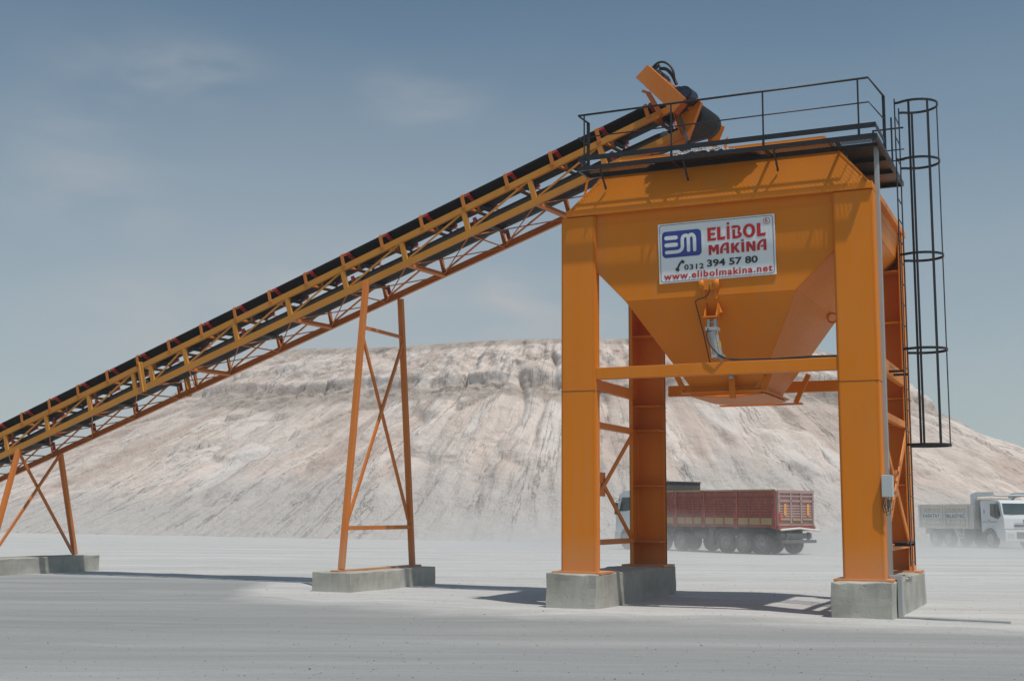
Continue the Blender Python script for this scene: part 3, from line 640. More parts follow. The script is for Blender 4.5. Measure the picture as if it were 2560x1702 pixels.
def text_mesh(s, x0_, x1_, y0_, y1_, place, name, mat, parent, bold=.02, th=.003, space=1.0, fit_chars=None):
    """fit text into a box; place(x,y,depth)->world"""
    cu = bpy.data.curves.new('t', 'FONT'); cu.body = s; cu.size = 1; cu.offset = bold; cu.space_character = space; cu.resolution_u = 3
    o = bpy.data.objects.new('t', cu); COL.objects.link(o); bpy.context.view_layer.update()
    me = o.evaluated_get(bpy.context.evaluated_depsgraph_get()).to_mesh(); vs = [v.co.copy() for v in me.vertices]; fs = [tuple(p.vertices) for p in me.polygons]
    o.to_mesh_clear(); bpy.data.objects.remove(o); bpy.data.curves.remove(cu)
    ax, bx = min(v.x for v in vs), max(v.x for v in vs); ay, by = min(v.y for v in vs), max(v.y for v in vs)
    m = MB(); m.add([place(x0_+(v.x-ax)/(bx-ax)*(x1_-x0_), y0_+(v.y-ay)/(by-ay)*(y1_-y0_), th) for v in vs], fs)
    return m.build(name, mat, parent)
def splace(x, y, th): return sp(x, y, .0265)
# block lettering drawn as polygons (letter box units)
GL = {
 'E': [[(0, 0), (1, 0), (.93, .2), (.36, .2), (.36, .4), (.85, .4), (.85, .59), (.36, .59), (.36, .8), (1, .8), (.93, 1), (0, 1)]],
 'L': [[(0, 0), (.40, 0), (.40, .78), (1, .75), (.9, 1), (0, 1)]],
 'I': [[(0, 0), (1, 0), (1, 1), (0, 1)], [(.05, -.28), (.95, -.28), (.95, -.09), (.05, -.09)]],
 'M': [[(0, 0), (.30, 0), (.5, .32), (.70, 0), (1, 0), (1, 1), (.73, 1), (.73, .42), (.52, .78), (.46, .78), (.25, .42), (.25, 1), (0, 1)]],
 'K': [[(0, 0), (.33, 0), (.33, .40), (.66, 0), (1, 0), (.62, .47), (1, 1), (.66, 1), (.33, .58), (.33, 1), (0, 1)]],
 'N': [[(0, 0), (.36, 0), (.70, .5), (.70, 0), (1, 0), (1, 1), (.68, 1), (.30, .44), (.30, 1), (0, 1)]],
}
def ringpoly(cx, cy, ax, ay, bx, by, n=20, a0=0, a1=360):
    o = []
    for k in range(n):
        t0, t1 = [math.radians(a0+(a1-a0)*q/n) for q in (k, k+1)]
        o.append([(cx+ax*math.cos(t0), cy+ay*math.sin(t0)), (cx+ax*math.cos(t1), cy+ay*math.sin(t1)), (cx+bx*math.cos(t1), cy+by*math.sin(t1)), (cx+bx*math.cos(t0), cy+by*math.sin(t0))])
    return o
GL['O'] = ringpoly(.5, .5, .5, .53, .24, .32)
GL['B'] = [[(.1, 0), (.5, 0), (.5, .2), (0, .2)], [(.1, .3), (.36, .3), (.36, 1), (.1, 1)]]+ringpoly(.5, .27, .42, .27, .16, .10, 10, -90, 60)+ringpoly(.5, .72, .5, .28, .2, .10, 12, -75, 90)+[[(.36, .8), (.52, .8), (.52, 1), (.36, 1)]]
GL['A'] = [[(.62, -.12), (1, -.12), (1, 1), (.70, 1), (.70, .08), (.62, .08)], [(.42, .48), (.72, .48), (.72, .64), (.38, .64)]]+ringpoly(.72, .70, .72, .82, .42, .62, 14, 160, 262)
def word(cells, v0_, v1_, name, mat):
    polys = []; d = .0235
    m = MB(); off = V((0, -1, -.07)).normalized()*.003
    for ch, a, b in cells:
        for pl in GL[ch]:
            m.prism([sp(a+(b-a)*x, v0_+(v1_-v0_)*y, d) for x, y in pl], off); d += .00005
    return m.build(name, mat, sg)
word([('E', .432, .508), ('L', .516, .586), ('I', .598, .622), ('B', .636, .724), ('O', .735, .838), ('L', .852, .925)], .135, .355, 'lettering', SRED)
word([('M', .438, .526), ('A', .535, .612), ('K', .630, .705), ('I', .717, .741), ('N', .758, .835), ('A', .846, .926)], .425, .59, 'lettering', SRED)
text_mesh('0312', .222, .392, .802, .712, splace, 'lettering', SBLK, sg, .025, space=1.1)
text_mesh('394 57 80', .420, .850, .785, .665, splace, 'lettering', SBLK, sg, .03)
text_mesh('www.elibolmakina.net', .040, .970, .945, .828, splace, 'lettering', SRED, sg, .028, space=1.15)
text_mesh('R', .924, .944, .135, .078, splace, 'lettering', SRED, sg, .015)
flat(ringpoly(.934, .107, .028, .055, .0245, .048, 24), 'registered_mark', SRED)
ph = stroke([(.207, .652), (.190, .675), (.178, .71), (.168, .75), (.163, .785)], .034, .0235); ph2 = stroke([(.206, .652), (.214, .668)], .05, .0245); ph3 = stroke([(.156, .778), (.168, .792)], .05, .0245)
ph.add(ph2.v, ph2.f); ph.add(ph3.v, ph3.f); ph.build('phone_symbol', SBLK, sg)
# ------------------------------------------------------------------ electrical box, cable tray
eb = thing('electrical_box', (5.62, -.06, 1.94), 'small pale grey electrical box with hanging cables on the right column', 'electrical box')
m = MB(); m.box(5.578, 5.73, -.12, .10, 1.94, 2.29); m.build('housing', GREYP, eb, bevel=.008)
m = MB(); m.box(5.731, 5.742, -.115, .095, 1.95, 2.28); m.build('lid', GREYP, eb)
m = MB()
for k, (a, b, c) in enumerate(((5.60, -.22, .35), (5.64, -.26, .5), (5.67, -.2, .3), (5.62, -.17, .42))):
    m.tube([V((a, -.07, 1.94)), V((a-.02, -.09, 1.94+b*.6)), V((a, -.07, 1.94+b*1.15)), V((a+.06, -.05, 1.94+b)), V((a+.07, -.04, 1.9))], .007, 5)
m.build('cable', HOSE, eb)
ct = thing('cable_tray', (5.68, .04, .6), 'galvanised cable tray running up the right column and down the footing', 'cable tray')
m = MB(); m.box(5.576, 5.584, .30, .44, .66, 8.02); m.box(5.584, 5.64, .30, .308, .66, 8.02); m.box(5.584, 5.64, .432, .44, .66, 8.02); m.box(5.628, 5.634, .308, .432, 2.4, 8.0); m.build('riser', GALV, ct)
m = MB(); m.box(5.584, 5.79, .28, .46, .62, .69); m.box(5.715, 5.79, .28, .46, .02, .62); m.build('elbow', GALV, ct, bevel=.006)
m = MB(); m.tube([(5.79, .37, .03), (6.3, .32, .03), (7.4, .2, .03)], .02, 8); m.build('ground_pipe', GALV, ct)
# ------------------------------------------------------------------ belt conveyor
d = V((1, -.121, .298)).normalized(); n = V((.121, 1, 0)).normalized(); up = n.cross(d)*-1
if up.z < 0: up = -up
B0 = V((-4.977, 2.788, 7.58))
def W(s, l, h): return B0+d*s+n*l+up*h
S0, S1 = -23.0, 6.88
cv = thing('belt_conveyor', W(S0, .77, -.6)*1.0, 'long inclined belt conveyor with ochre truss rising to the hopper top', 'conveyor')
WD = 1.54
def cbox(m, s0, s1, l0, l1, h0, h1): return m.obox(W((s0+s1)/2, (l0+l1)/2, (h0+h1)/2), (d, n, up), ((s1-s0)/2, (l1-l0)/2, (h1-h0)/2))
for l0, sgn in ((0, 1), (WD, -1)):
    for nm, h0, h1 in (('top_chord', -.02, .115), ('bottom_chord', -.585, -.445)):
        for a, b in ((S0, -8.42), (-8.38, S1)):
            m = MB()
            t = .012   # channel: web facing outward, flanges inward
            la, lb_ = (l0, l0+t) if sgn > 0 else (l0-t, l0)
            cbox(m, a, b, la, lb_, h0, h1)
            fa, fb = (l0+t, l0+.075) if sgn > 0 else (l0-.075, l0-t)
            cbox(m, a, b, fa, fb, h1-.012, h1); cbox(m, a, b, fa, fb, h0, h0+.012)
            m.build(nm, OCHRE if (nm == 'top_chord' or sgn > 0) else OLEG, cv)
posts = [-8.72-1.69*k for k in range(9)]+[-8.08]+[-6.87+1.716*k for k in range(8)]
posts.sort()
proto = {}
for l0, sgn in ((0, 1), (WD, -1)):
    for i, s_ in enumerate(posts):
        if i == 0:
            m = MB(); lo = l0+.004*sgn
            cbox(m, s_-.055, s_+.055, min(lo, lo+sgn*.010), max(lo, lo+sgn*.010), -.445, -.02)
            cbox(m, s_+.045, s_+.055, min(lo, lo+sgn*.065), max(lo, lo+sgn*.065), -.445, -.02)
            proto[sgn] = m.build('post', OCHRE if sgn > 0 else OLEG, cv)
        else:
            c = dup(proto[sgn], cv); c.location = d*(s_-posts[0])
    for a, b in zip(posts, posts[1:]):
        if b-a < 1: continue
        m = MB(); m.bar(W(a+.10, l0+.03*sgn, -.43), W(b-.05, l0+.03*sgn, -.02), .03, .035, n); m.build('diagonal', OCHRE if sgn > 0 else OLEG, cv)
# bottom laterals
for i, s_ in enumerate(posts):
    thick = (i % 2 == 1)
    m = MB(); 
    if abs(s_+8.08) < .01: continue
    if abs(s_+6.87) < .01 or abs((s_+6.87) % 3.432) < .01 or abs((s_+6.87) % 3.432-3.432) < .01 or (s_ < -9 and abs((s_+13.26) % 3.38) < .5): cbox(m, s_-.05, s_+.05, .076, WD-.076, -.582, -.50)
    else:
        m.tube([W(s_, .05, -.55), W(s_, WD-.05, -.55)], .016, 6)
        rl = MB(); rl.tube([W(s_+.18, .14, -.27), W(s_+.18, 1.40, -.27)], .045, 12); rlo = rl.build('return_roller', CHASS, cv)
        rl = MB(); cbox(rl, s_+.14, s_+.22, .085, .12, -.42, -.2); cbox(rl, s_+.14, s_+.22, 1.42, 1.455, -.42, -.2); rl.build('roller_bracket', REDP, rlo)
    m.build('lateral', OLEG, cv)
for a, b in zip(posts, posts[1:]):
    if b-a < 1: continue
    m = MB(); m.tube([W(a, .06, -.560), W(b, WD-.06, -.560)], .013, 6); m.tube([W(b, .06, -.535), W(a, WD-.06, -.535)], .013, 6); m.build('lacing', OLEG, cv)
for l0, sgn in ((0, -1), (WD, 1)):
    m = MB(); cbox(m, -8.53, -8.44, min(l0, l0+sgn*.05), max(l0, l0+sgn*.05), -.62, .16) if False else None
    cbox(m, -8.405, -8.385, l0-.05, l0+.06, -.62, .17); cbox(m, -8.50, -8.30, l0+sgn*.012 if sgn < 0 else l0+.002, l0-.002 if sgn < 0 else l0+.012, -.60, .15)
    m.build('splice_plate', YEL, cv)
# idlers
def idler(s_):
    b = MB()
    b.obox(W(s_, -.006, .20), (d, n, up), (.042, .006, .15)); b.obox(W(s_, WD+.006, .20), (d, n, up), (.042, .006, .15))
    b.add([W(s_-.042, -.012, .35), W(s_+.042, -.012, .35), W(s_+.03, .03, .385), W(s_-.03, .03, .385)], [(0, 1, 2, 3)])
    b.bar(W(s_, .02, .375), W(s_, .14, .36), .05, .012, d); b.bar(W(s_, WD-.02, .375), W(s_, WD-.14, .36), .05, .012, d)
    cbox(b, s_+.04, s_+.10, .015, WD-.015, .0, .045)
    for l in (.50, 1.04): cbox(b, s_+.04, s_+.09, l-.02, l+.02, .045, .20)
    o = b.build('idler', OLEG, cv)
    for p, q in (((.17, .405), (.50, .222)), ((.53, .208), (1.01, .208)), ((1.04, .222), (1.37, .405))):
        r = MB(); r.tube([W(s_+.05, *p), W(s_+.05, *q)], .046, 12); r.build('roller', REDP if p[0] != .53 else CHASS, o)
    return o
i0 = idler(-22.0)
s_ = -22.0
k = 1
kids = list(i0.children)
anchor = 6.32-1.137*25   # chain of stations seen in the photo
i0.location = d*(anchor+22.0)
for k in range(1, 26):
    c = dup(i0, cv); c.location = d*(anchor+22.0+1.137*k)
    for ch in kids:
        e = dup(ch, c)
# belt: troughed top run, round the head drum, flat return
prof_top = [(.21, .445), (.27, .41), (.50, .285), (.55, .27), (.99, .27), (1.04, .285), (1.27, .41), (1.33, .445)]
flatp = [(.25+(1.29-.25)*k/7) for k in range(8)]
DR, DS, DH = .26, 7.06, -.085
sec = []
for s_ in [S0+.4+k*.6 for k in range(int((6.0-S0-.4)/.6)+1)]: sec.append([(s_, l, h) for l, h in prof_top])
for s_, t in ((6.2, 0), (6.5, .35), (6.72, .72), (6.9, .96)): sec.append([(s_, l*(1-t)+fl*t, h*(1-t)+(DH+DR)*t) for (l, h), fl in zip(prof_top, flatp)])
for k in range(13):
    a = math.radians(90-190*k/12); sec.append([(DS+DR*math.cos(a), fl, DH+DR*math.sin(a)+.006*math.sin((fl-.25)/1.04*math.pi)) for fl in flatp])
for s_, h in ((6.6, -.27), (6.3, -.22)): sec.append([(s_, fl, h) for fl in flatp])
k = 5.6
while k > S0+.4: sec.append([(k, fl, -.205-.012*math.sin(math.pi*((k-posts[0]-.18) % 3.4)/3.4)) for fl in flatp]); k -= .6
sec.append([(S0+.3, fl, -.20) for fl in flatp])
for k in range(1, 6): a = math.radians(-90-180*k/6); sec.append([(S0+.3+.2*math.cos(a), fl, .0+.2*math.sin(a)) for fl in flatp])
pts = [[W(*p) for p in r] for r in sec]; nr = len(pts); vs = []; fs = []
for i, r in enumerate(pts):
    a, b = pts[(i-1) % nr], pts[(i+1) % nr]
    for j, p in enumerate(r):
        t1 = b[j]-a[j]; t2 = r[min(j+1, 7)]-r[max(j-1, 0)]; nn = t1.cross(t2).normalized(); vs += [p+nn*.006, p-nn*.006]
for i in range(nr):
    q = (i+1) % nr
    for j in range(7):
        a, b, c, e = i*16+j*2, i*16+j*2+2, q*16+j*2+2, q*16+j*2; fs += [(a, b, c, e), (a+1, e+1, c+1, b+1)]
    for j in (0, 7): a, b = i*16+j*2, q*16+j*2; fs.append((a, a+1, b+1, b))
m = MB(); m.add(vs, fs, True); m.build('belt', RUBBER, cv)
m = MB(); m.tube([W(DS, .22, DH), W(DS, 1.32, DH)], DR-.012, 32); drm = m.build('head_drum', RUBBER, cv)
m = MB(); m.tube([W(DS, -.22, DH), W(DS, 1.70, DH)], .04, 12); m.build('shaft', GALV, drm)
m = MB(); m.tube([W(S0+.3, .2, 0), W(S0+.3, 1.34, 0)], .19, 24); m.build('tail_drum', CHASS, cv)
m = MB(); m.tube([W(6.45, .2, -.335), W(6.45, 1.34, -.335)], .09, 16); m.build('snub_roller', CHASS, cv)
for l, t in ((-.012, .012), (WD, .012)):
    m = MB(); poly = [(6.86, .07), (7.34, .04), (7.46, -.17), (6.98, -.76), (6.88, -.60)] if l < 0 else [(6.86, .07), (7.10, .05), (7.28, -.13), (7.0, -.45), (6.88, -.40)]
    m.prism([W(a, l, b) for a, b in poly], n*t); 
    o = m.build('side_plate', ORANGE, cv)
    m = MB(); sg_ = -1 if l < 0 else 1; l2 = l if l < 0 else l+t
    fl_ = .09 if l < 0 else .03
    for a, b in zip(poly, poly[1:]+poly[:1]): m.bar(W(a[0], l2+sg_*fl_/2, a[1]), W(b[0], l2+sg_*fl_/2, b[1]), fl_, .012, n)
    m.obox(W(7.2, l2+sg_*.02, -.12), (d, n, up), (.04, .02, .07)); m.build('plate_flange', ORANGE, o)
    m = MB(); m.obox(W(7.06, l2+sg_*.06, -.09), (d, n, up), (.10, .05, .08)); m.build('bearing', CHASS, o)
# chute lip behind the drum
m = MB(); m.prism([W(7.02, 1.50, -.80), W(7.24, 1.50, -.40), W(7.30, 1.55, -.36), W(7.08, 1.55, -.80)], n*.012); m.build('chute_lip', ORANGE, cv)
m = MB(); m.bar(W(6.9, 0, -.62), W(5.9, 0, -.62), .06, .08, n); m.prism([W(6.95, -.01, -.50), W(6.2, -.01, -.62), W(6.2, -.01, -.70), W(6.95, -.01, -.78)], n*.012); m.build('head_gusset', OLEG, cv)
m = MB(); m.bar(W(6.96, -.10, .02), W(6.99, -.12, -.80), .05, .05, n); m.tube([W(6.99, -.12, -.80), W(6.78, -.12, -.92)], .02, 8); m.build('belt_scraper', CHASS, cv)
# drive: slanted belt guard, motor, gearbox
gx, gy = V((.52, 0, -1.04)), None
A0 = (6.45, .78); A1 = (6.76, .91); A2 = (7.29, -.10); A3 = (6.97, -.26)
m = MB(); m.prism([W(a, -.42, b) for a, b in (A0, A1, A2, A3)], n*.24); gd = m.build('drive_guard', OLEG, cv, bevel=.006)
m = MB(); m.bar(W(6.50, -.11, .50), W(6.62, -.11, -.06), .05, .09, n); m.bar(W(6.40, -.11, .60), W(6.50, -.11, .50), .05, .05, n); m.build('motor_bracket', OLEG, cv)
m = MB(); m.obox(W(6.72, .3, .60), (d, n, up), (.2, .5, .012)); m.obox(W(6.56, 1.0, .25), (d, n, up), (.04, .03, .36)); m.build('motor_base', OLEG, cv)
mc = W(6.80, .25, .62)
m = MB(); m.tube([W(6.72, -.12, .78), W(6.72, .42, .78)], .135, 20)
for k in range(16): a = k*math.pi/8; m.bar(W(6.72+.14*math.cos(a), -.08, .78+.14*math.sin(a)), W(6.72+.14*math.cos(a), .36, .78+.14*math.sin(a)), .03, .008, d*math.cos(a)+up*math.sin(a))
mo = m.build('motor', CHASS, cv)
m = MB(); cbox(m, 6.60, 6.74, -.08, .18, .92, 1.0); m.tube([W(6.55, .0, .95), W(6.86, .0, .99)], .035, 8); m.build('terminal_box', CHASS, mo)
def smooth(P, n_=26): return catmull(P, n_)
m = MB()
m.tube(smooth([W(6.74, -.05, 1.0), W(6.85, -.05, 1.03), W(6.97, -.05, .99), W(7.07, -.05, .86), W(7.10, -.05, .70), W(7.07, -.03, .55)]), .024, 8)
m.build('power_cable', HOSE, mo); m = MB(); m.tube(smooth([W(6.84, .0, .92), W(6.96, .0, .85), W(7.04, .0, .68), W(7.07, .0, .45)]), .035, 8); m.build('power_cable', HOSE, mo)
m = MB(); m.tube([W(7.25, -.34, .03), W(7.25, -.02, .03)], .17, 22); m.tube([W(7.14, -.30, .12), W(7.14, -.03, .12)], .14, 20); m.tube([W(7.30, -.38, .02), W(7.30, .02, .02)], .09, 16)
for k in range(8): a = k*math.pi/4; m.tube([W(7.25+.145*math.cos(a), -.36, .03+.145*math.sin(a)), W(7.25+.145*math.cos(a), -.33, .03+.145*math.sin(a))], .02, 6)
m.tube([W(7.20, -.2, .16), W(7.23, -.2, .25)], .03, 8); m.build('gearbox', DARKB, cv)
# ------------------------------------------------------------------ trestles
def bx(m, p, q, a, b, side): return m.bar(p, q, a, b, side)
tr = thing('conveyor_trestle', (-5.9, 3.67, .4), 'tall orange trestle with two splayed legs and crossed braces, mid conveyor', 'trestle', 'conveyor trestles')
def yat(z, y0, y1, z0=.43, z1=6.7): t = (z-z0)/(z1-z0); return y0+(y1-y0)*t
XT = -5.9
for ya, yb_, zt in ((2.13, 2.88, 6.76), (5.23, 4.45, 6.62)):
    m = MB(); m.bar((XT, ya, .44), (XT, yb_, zt), .12, .12, (0, 1, 0)); m.build('leg', OLEG, tr, bevel=.01)
for z, s2 in ((1.31, .09), (5.72, .07)):
    m = MB(); m.bar((XT+.0, yat(z, 2.13, 2.88)+.05, z), (XT, yat(z, 5.23, 4.45)-.05, z), s2, s2, (0, 0, 1)); m.build('crosspiece', OLEG, tr)
for a, b, dx in (((yat(1.35, 2.13, 2.88), 1.38), (yat(5.68, 5.23, 4.45), 5.66), .03), ((yat(1.35, 5.23, 4.45), 1.38), (yat(5.68, 2.13, 2.88), 5.66), -.03)):
    m = MB(); m.bar((XT+dx, a[0], a[1]), (XT+dx, b[0], b[1]), .05, .07, (1, 0, 0)); m.build('brace', OLEG, tr)
m = MB(); m.box(XT-.10, XT+.10, 1.86, 5.5, .395, .435); m.build('base_rail', OLEG, tr)
X2 = -17.5
t2 = thing('conveyor_trestle', (X2, 5.1, .4), 'short orange trestle cut by the left edge, its two crossed braces meeting at the feet', 'trestle', 'conveyor trestles')
zn = 3.25
for ya, yb_ in ((3.56, 4.33), (6.62, 5.84)):
    m = MB(); m.bar((X2, ya, .42), (X2, yb_, zn), .12, .12, (0, 1, 0)); m.build('leg', OLEG, t2, bevel=.01)
for a, b, dx in ((3.62, 5.80, .03), (6.56, 4.38, -.03)):
    m = MB(); m.bar((X2+dx, a, .46), (X2+dx, b, zn-.08), .05, .07, (1, 0, 0)); m.build('brace', OLEG, t2)
# ------------------------------------------------------------------ trucks
def wheel(root, x, y, r, w_, side, rim, z=None, dual=False):
    z = r if z is None else z; ax = V((0, side, 0)); c = V((x, y, z))
    m = MB(); m.lathe(c, ax, [(-w_/2, r*.60), (-w_/2, r*.90), (-w_*.42, r*.975), (-w_*.25, r), (w_*.25, r), (w_*.42, r*.975), (w_/2, r*.9), (w_*.48, r*.62), (w_*.40, r*.56)], 36)
    for k in range(40):
        a = k*math.pi/20; m.obox(c+V((r*1.0*math.cos(a), 0, r*1.0*math.sin(a))), ((math.cos(a), 0, math.sin(a)), (0, 1, 0), (-math.sin(a), 0, math.cos(a))), (.008, w_*.36, r*.045))
    ty = m.build('tyre', TYRE, None); 
    e = bpy.data.objects.new('wheel', None); COL.objects.link(e); e.parent = root; e.location = (0, 0, 0)
    ty.parent = e
    m = MB(); m.lathe(c, ax, [(w_*.42, r*.60), (w_*.46, r*.57), (w_*.42, r*.53), (w_*.10, r*.50), (w_*.06, r*.36), (w_*.20, r*.30), (w_*.22, r*.22), (w_*.40, r*.18), (w_*.42, .01)], 30)
    for k in range(10): a = k*math.pi/5; p = c+V((r*.40*math.cos(a), side*w_*.12, r*.40*math.sin(a))); m.tube([p, p+V((0, side*.04, 0))], .014, 6)
    ri = m.build('rim', rim, None); ri.parent = e
    return e
def lp(name, m, mat, root, bevel=0): return m.build(name, mat, root, bevel, local=True)
def placed(px_c, Dd, h2, zg):   # heading (cam frame) -> world position and yaw
    X = (px_c-1280)/F*Dd/ (math.cos(PITCH)) if False else (px_c-1280)/F*Dd
    P = wp(X, Dd, zg); hd = (rgh*h2[0]+fwh*h2[1]).normalized(); return P, math.atan2(hd.y, hd.x)
# red semi-trailer: local +x forward, +y left (towards the viewer), origin under the near rear corner
P, rz = placed(1938, 57, (-.60, .80), -.14)
st_ = thing('semi_truck', P, 'dusty maroon tipper trailer with a white cab, seen from behind through the hopper legs', 'truck', None, rz)
LT, Yn, Yf_ = 7.2, 0, -2.45
H0, H1 = 1.26, 2.86
m = MB(); m.box(0, LT, Yn-.05, Yn, H0, H1); m.box(0, LT, Yf_, Yf_+.05, H0, H1); m.box(LT-.05, LT, Yf_, Yn, H0, H1); m.box(0, LT, Yf_, Yn, H0-.05, H0); lp('trailer_body', m, MAROON, st_)
bays = [.12, 2.45, 4.55, 6.45, LT]
for i, a in enumerate(bays):
    m = MB(); m.box(a-.09, a+.11, Yn, Yn+.07, H0-.10, H1+.04); lp('side_post', m, MAROON, st_, .01)
    m = MB(); m.box(a-.02, a+.04, Yn+.071, Yn+.10, H0+.85, H0+.98); m.box(a-.04, a+.05, Yn+.071, Yn+.09, H1-.35, H1-.25); lp('latch', m, CHASS, st_)
for a, b in zip(bays, bays[1:]):
    a += .13; b -= .12; m = MB(); z = H0+.42
    while z < H1-.42: m.prism([(a, Yn, z), (a, Yn+.028, z+.03), (a, Yn+.028, z+.075), (a, Yn, z+.10)], (b-a, 0, 0)); z += .125
    m.box(a, b, Yn, Yn+.03, H1-.34, H1-.30); m.box(a, b, Yn, Yn+.025, H1-.2, H1-.06); lp('side_panel', m, MAROON, st_)
    nb = max(1, round((b-a)/.62)); m = MB()
    for k in range(1, nb): x = a+(b-a)*k/nb; m = MB(); m.box(x-.03, x+.03, Yn+.029, Yn+.055, H0+.05, H1-.42); lp('panel_rib', m, MAROON, st_)
    m = MB(); m.box(a+.02, b-.02, Yn, Yn+.034, H0+.08, H0+.38); lp('tan_band', m, TAN, st_)
m = MB(); m.box(.1, LT, Yn-.06, Yn+.04, H1, H1+.07); lp('top_rail', m, TAN, st_)
m = MB(); m.box(LT-.04, LT+.02, Yf_, Yn, H1-.1, H1+.52); lp('headboard', m, HEADB, st_)
m = MB(); m.box(LT-.1, LT+.06, Yf_-.02, Yn+.02, H1+.50, H1+.55); m.tube([(LT, -.1, H1+.55), (LT, -.1, H1+.78), (LT, .08, H1+.8)], .02, 6); lp('headboard_rail', m, CHASS, st_)
# tailgate
m = MB(); m.box(-.05, 0, Yf_, Yn, H0, H1); tg = lp('tailgate', m, PINK, st_)
m = MB()
for y in (Yn-.06, Yn-.86, Yn-1.56, Yf_+.06): m.box(-.11, -.05, y-.05, y+.05, H0, H1+.02)
m.box(-.12, -.05, Yf_, Yn, H1-.1, H1+.03); m.box(-.10, -.05, Yf_, Yn, H1-.27, H1-.2); m.box(-.11, -.05, Yf_, Yn, H1-.50, H1-.42); m.box(-.11, -.05, Yf_, Yn, H0+.04, H0+.12); lp('gate_frame', m, PINK, tg)
m = MB()
for y0_, y1_ in ((Yn-.12, Yn-.80), (Yn-.92, Yn-1.5), (Yn-1.62, Yf_+.12)):
    z = H0+.18
    while z < H1-.62: m.prism([(-.05, y0_, z), (-.085, y0_, z+.025), (-.085, y0_, z+.06), (-.05, y0_, z+.08)], (0, y1_-y0_, 0)); z += .115
lp('gate_slat', m, PINK, tg)
m = MB(); m.box(-.125, -.086, Yn-.52, Yn-.36, H0+.5, H0+1.02); lp('reflector', m, ORR, tg); m = MB(); m.box(-.125, -.086, Yf_+.36, Yf_+.52, H0+.5, H0+1.02); lp('reflector', m, ORR, tg)
m = MB(); m.box(-.12, -.086, Yn-.78, Yn-.15, H0+.28, H0+.36); m.box(-.12, -.086, Yn-1.48, Yn-.95, H0+.26, H0+.36); m.box(-.12, -.086, Yf_+.15, Yn-1.65, H0+.28, H0+.36); lp('yellow_strip', m, TAN, tg)
m = MB(); m.box(-.13, -.05, Yn-.12, Yn-.02, H0+.18, H0+.62); lp('tail_light', m, REDL, st_)
m = MB(); m.box(-.14, .02, Yf_-.03, Yn+.03, H0-.14, H0+.02); lp('sill', m, MAROON, st_)
m = MB(); m.tube([(-.28, Yf_-.12, H0-.18), (-.3, -1.6, H0-.12), (-.3, -1.2, H0-.08), (-.27, .05, H0-.15)], .05, 8); lp('tarp_roll', m, DUSTW, st_)
m = MB(); m.box(-.02, LT+2.6, -.95, -.83, .78, H0-.06); m.box(-.02, LT+2.6, -1.72, -1.6, .78, H0-.06)
for x in (0.1, 1.8, 3.9, 5.4): m.box(x, x+.12, Yf_+.1, Yn-.1, H0-.2, H0-.06)
m.box(-.1, .1, -2.25, -.15, .72, .96); m.box(-.25, -.15, -2.4, -.05, .52, .66); m.box(-.2, -.1, -2.0, -1.9, .6, 1.0); m.box(-.2, -.1, -.5, -.4, .6, 1.0); lp('chassis', m, CHASS, st_)
m = MB(); m.box(4.05, 4.30, -.45, -.1, .35, 1.15); m.tube([(4.7, -.5, .85), (5.5, -.5, .85)], .22, 14); lp('landing_leg', m, CHASS, st_)
wr = .49
for x in (.98, 2.12, 3.22, 6.2, 7.5):
    for y, sd_ in ((-.20, 1), (-2.25, -1)): wheel(st_, x, y, wr, .34, sd_, RIM)
wheel(st_, 10.15, -.22, wr, .28, 1, RIM); wheel(st_, 10.15, -2.25, wr, .28, -1, RIM)
m = MB()
pth = [(.25, .82), (.45, 1.02), (.75, 1.10), (3.45, 1.10), (3.75, .95), (3.88, .62)]
for a, b in zip(pth, pth[1:]): m.prism([(a[0], -.02, a[1]), (b[0], -.02, b[1]), (b[0], -.48, b[1]), (a[0], -.48, a[1])], (0, 0, .02))
lp('mudguard', m, CHASS, st_); m = MB()
for k in range(8):
    a0, a1 = math.radians(180-180*k/8), math.radians(180-180*(k+1)/8); R2 = .60
    m.prism([(6.2+R2*math.cos(a0), -.02, wr+R2*math.sin(a0)), (6.2+R2*math.cos(a1), -.02, wr+R2*math.sin(a1)), (6.2+R2*math.cos(a1), -.46, wr+R2*math.sin(a1)), (6.2+R2*math.cos(a0), -.46, wr+R2*math.sin(a0))], (0, 0, .02))
lp('mudguard', m, CHASS, st_)
cabp = [(8.75, .95), (8.75, 2.75), (9.2, 2.98), (10.25, 3.0), (10.62, 2.75), (10.82, 1.9), (10.90, 1.75), (10.92, .62), (10.62, .5), (10.6, .75), (10.42, 1.0), (10.15, 1.08), (9.85, 1.0), (9.65, .75), (9.55, .62), (9.2, .62)]
m = MB(); m.prism([(x, -2.4, z) for x, z in cabp], (0, 2.38, 0)); cab = lp('cab', m, WHITE, st_, .03)
m = MB(); m.prism([(9.55, -.015, 2.02), (9.55, -.015, 2.62), (10.38, -.015, 2.62), (10.60, -.015, 1.92), (10.1, -.015, 1.92)], (0, .012, 0)); lp('side_window', m, GLASS, cab)
m = MB(); m.prism([(10.655, -.15, 2.68), (10.655, -2.25, 2.68), (10.845, -2.25, 1.85), (10.845, -.15, 1.85)], (.012, 0, .003)); lp('windscreen', m, GLASS, cab)
m = MB(); m.box(10.62, 10.96, -2.42, .0, .45, .9); lp('bumper', m, GREYP, cab, .03)
m = MB(); m.box(10.6, 10.68, .08, .26, 1.75, 2.35); m.tube([(10.55, .0, 2.5), (10.65, .16, 2.42), (10.64, .17, 2.3)], .015, 6); m.tube([(10.6, 0, 1.7), (10.64, .17, 1.8)], .015, 6); m.tube([(10.5, .0, 2.55), (11.0, .25, 2.57)], .012, 5); lp('mirror', m, DARK, cab)
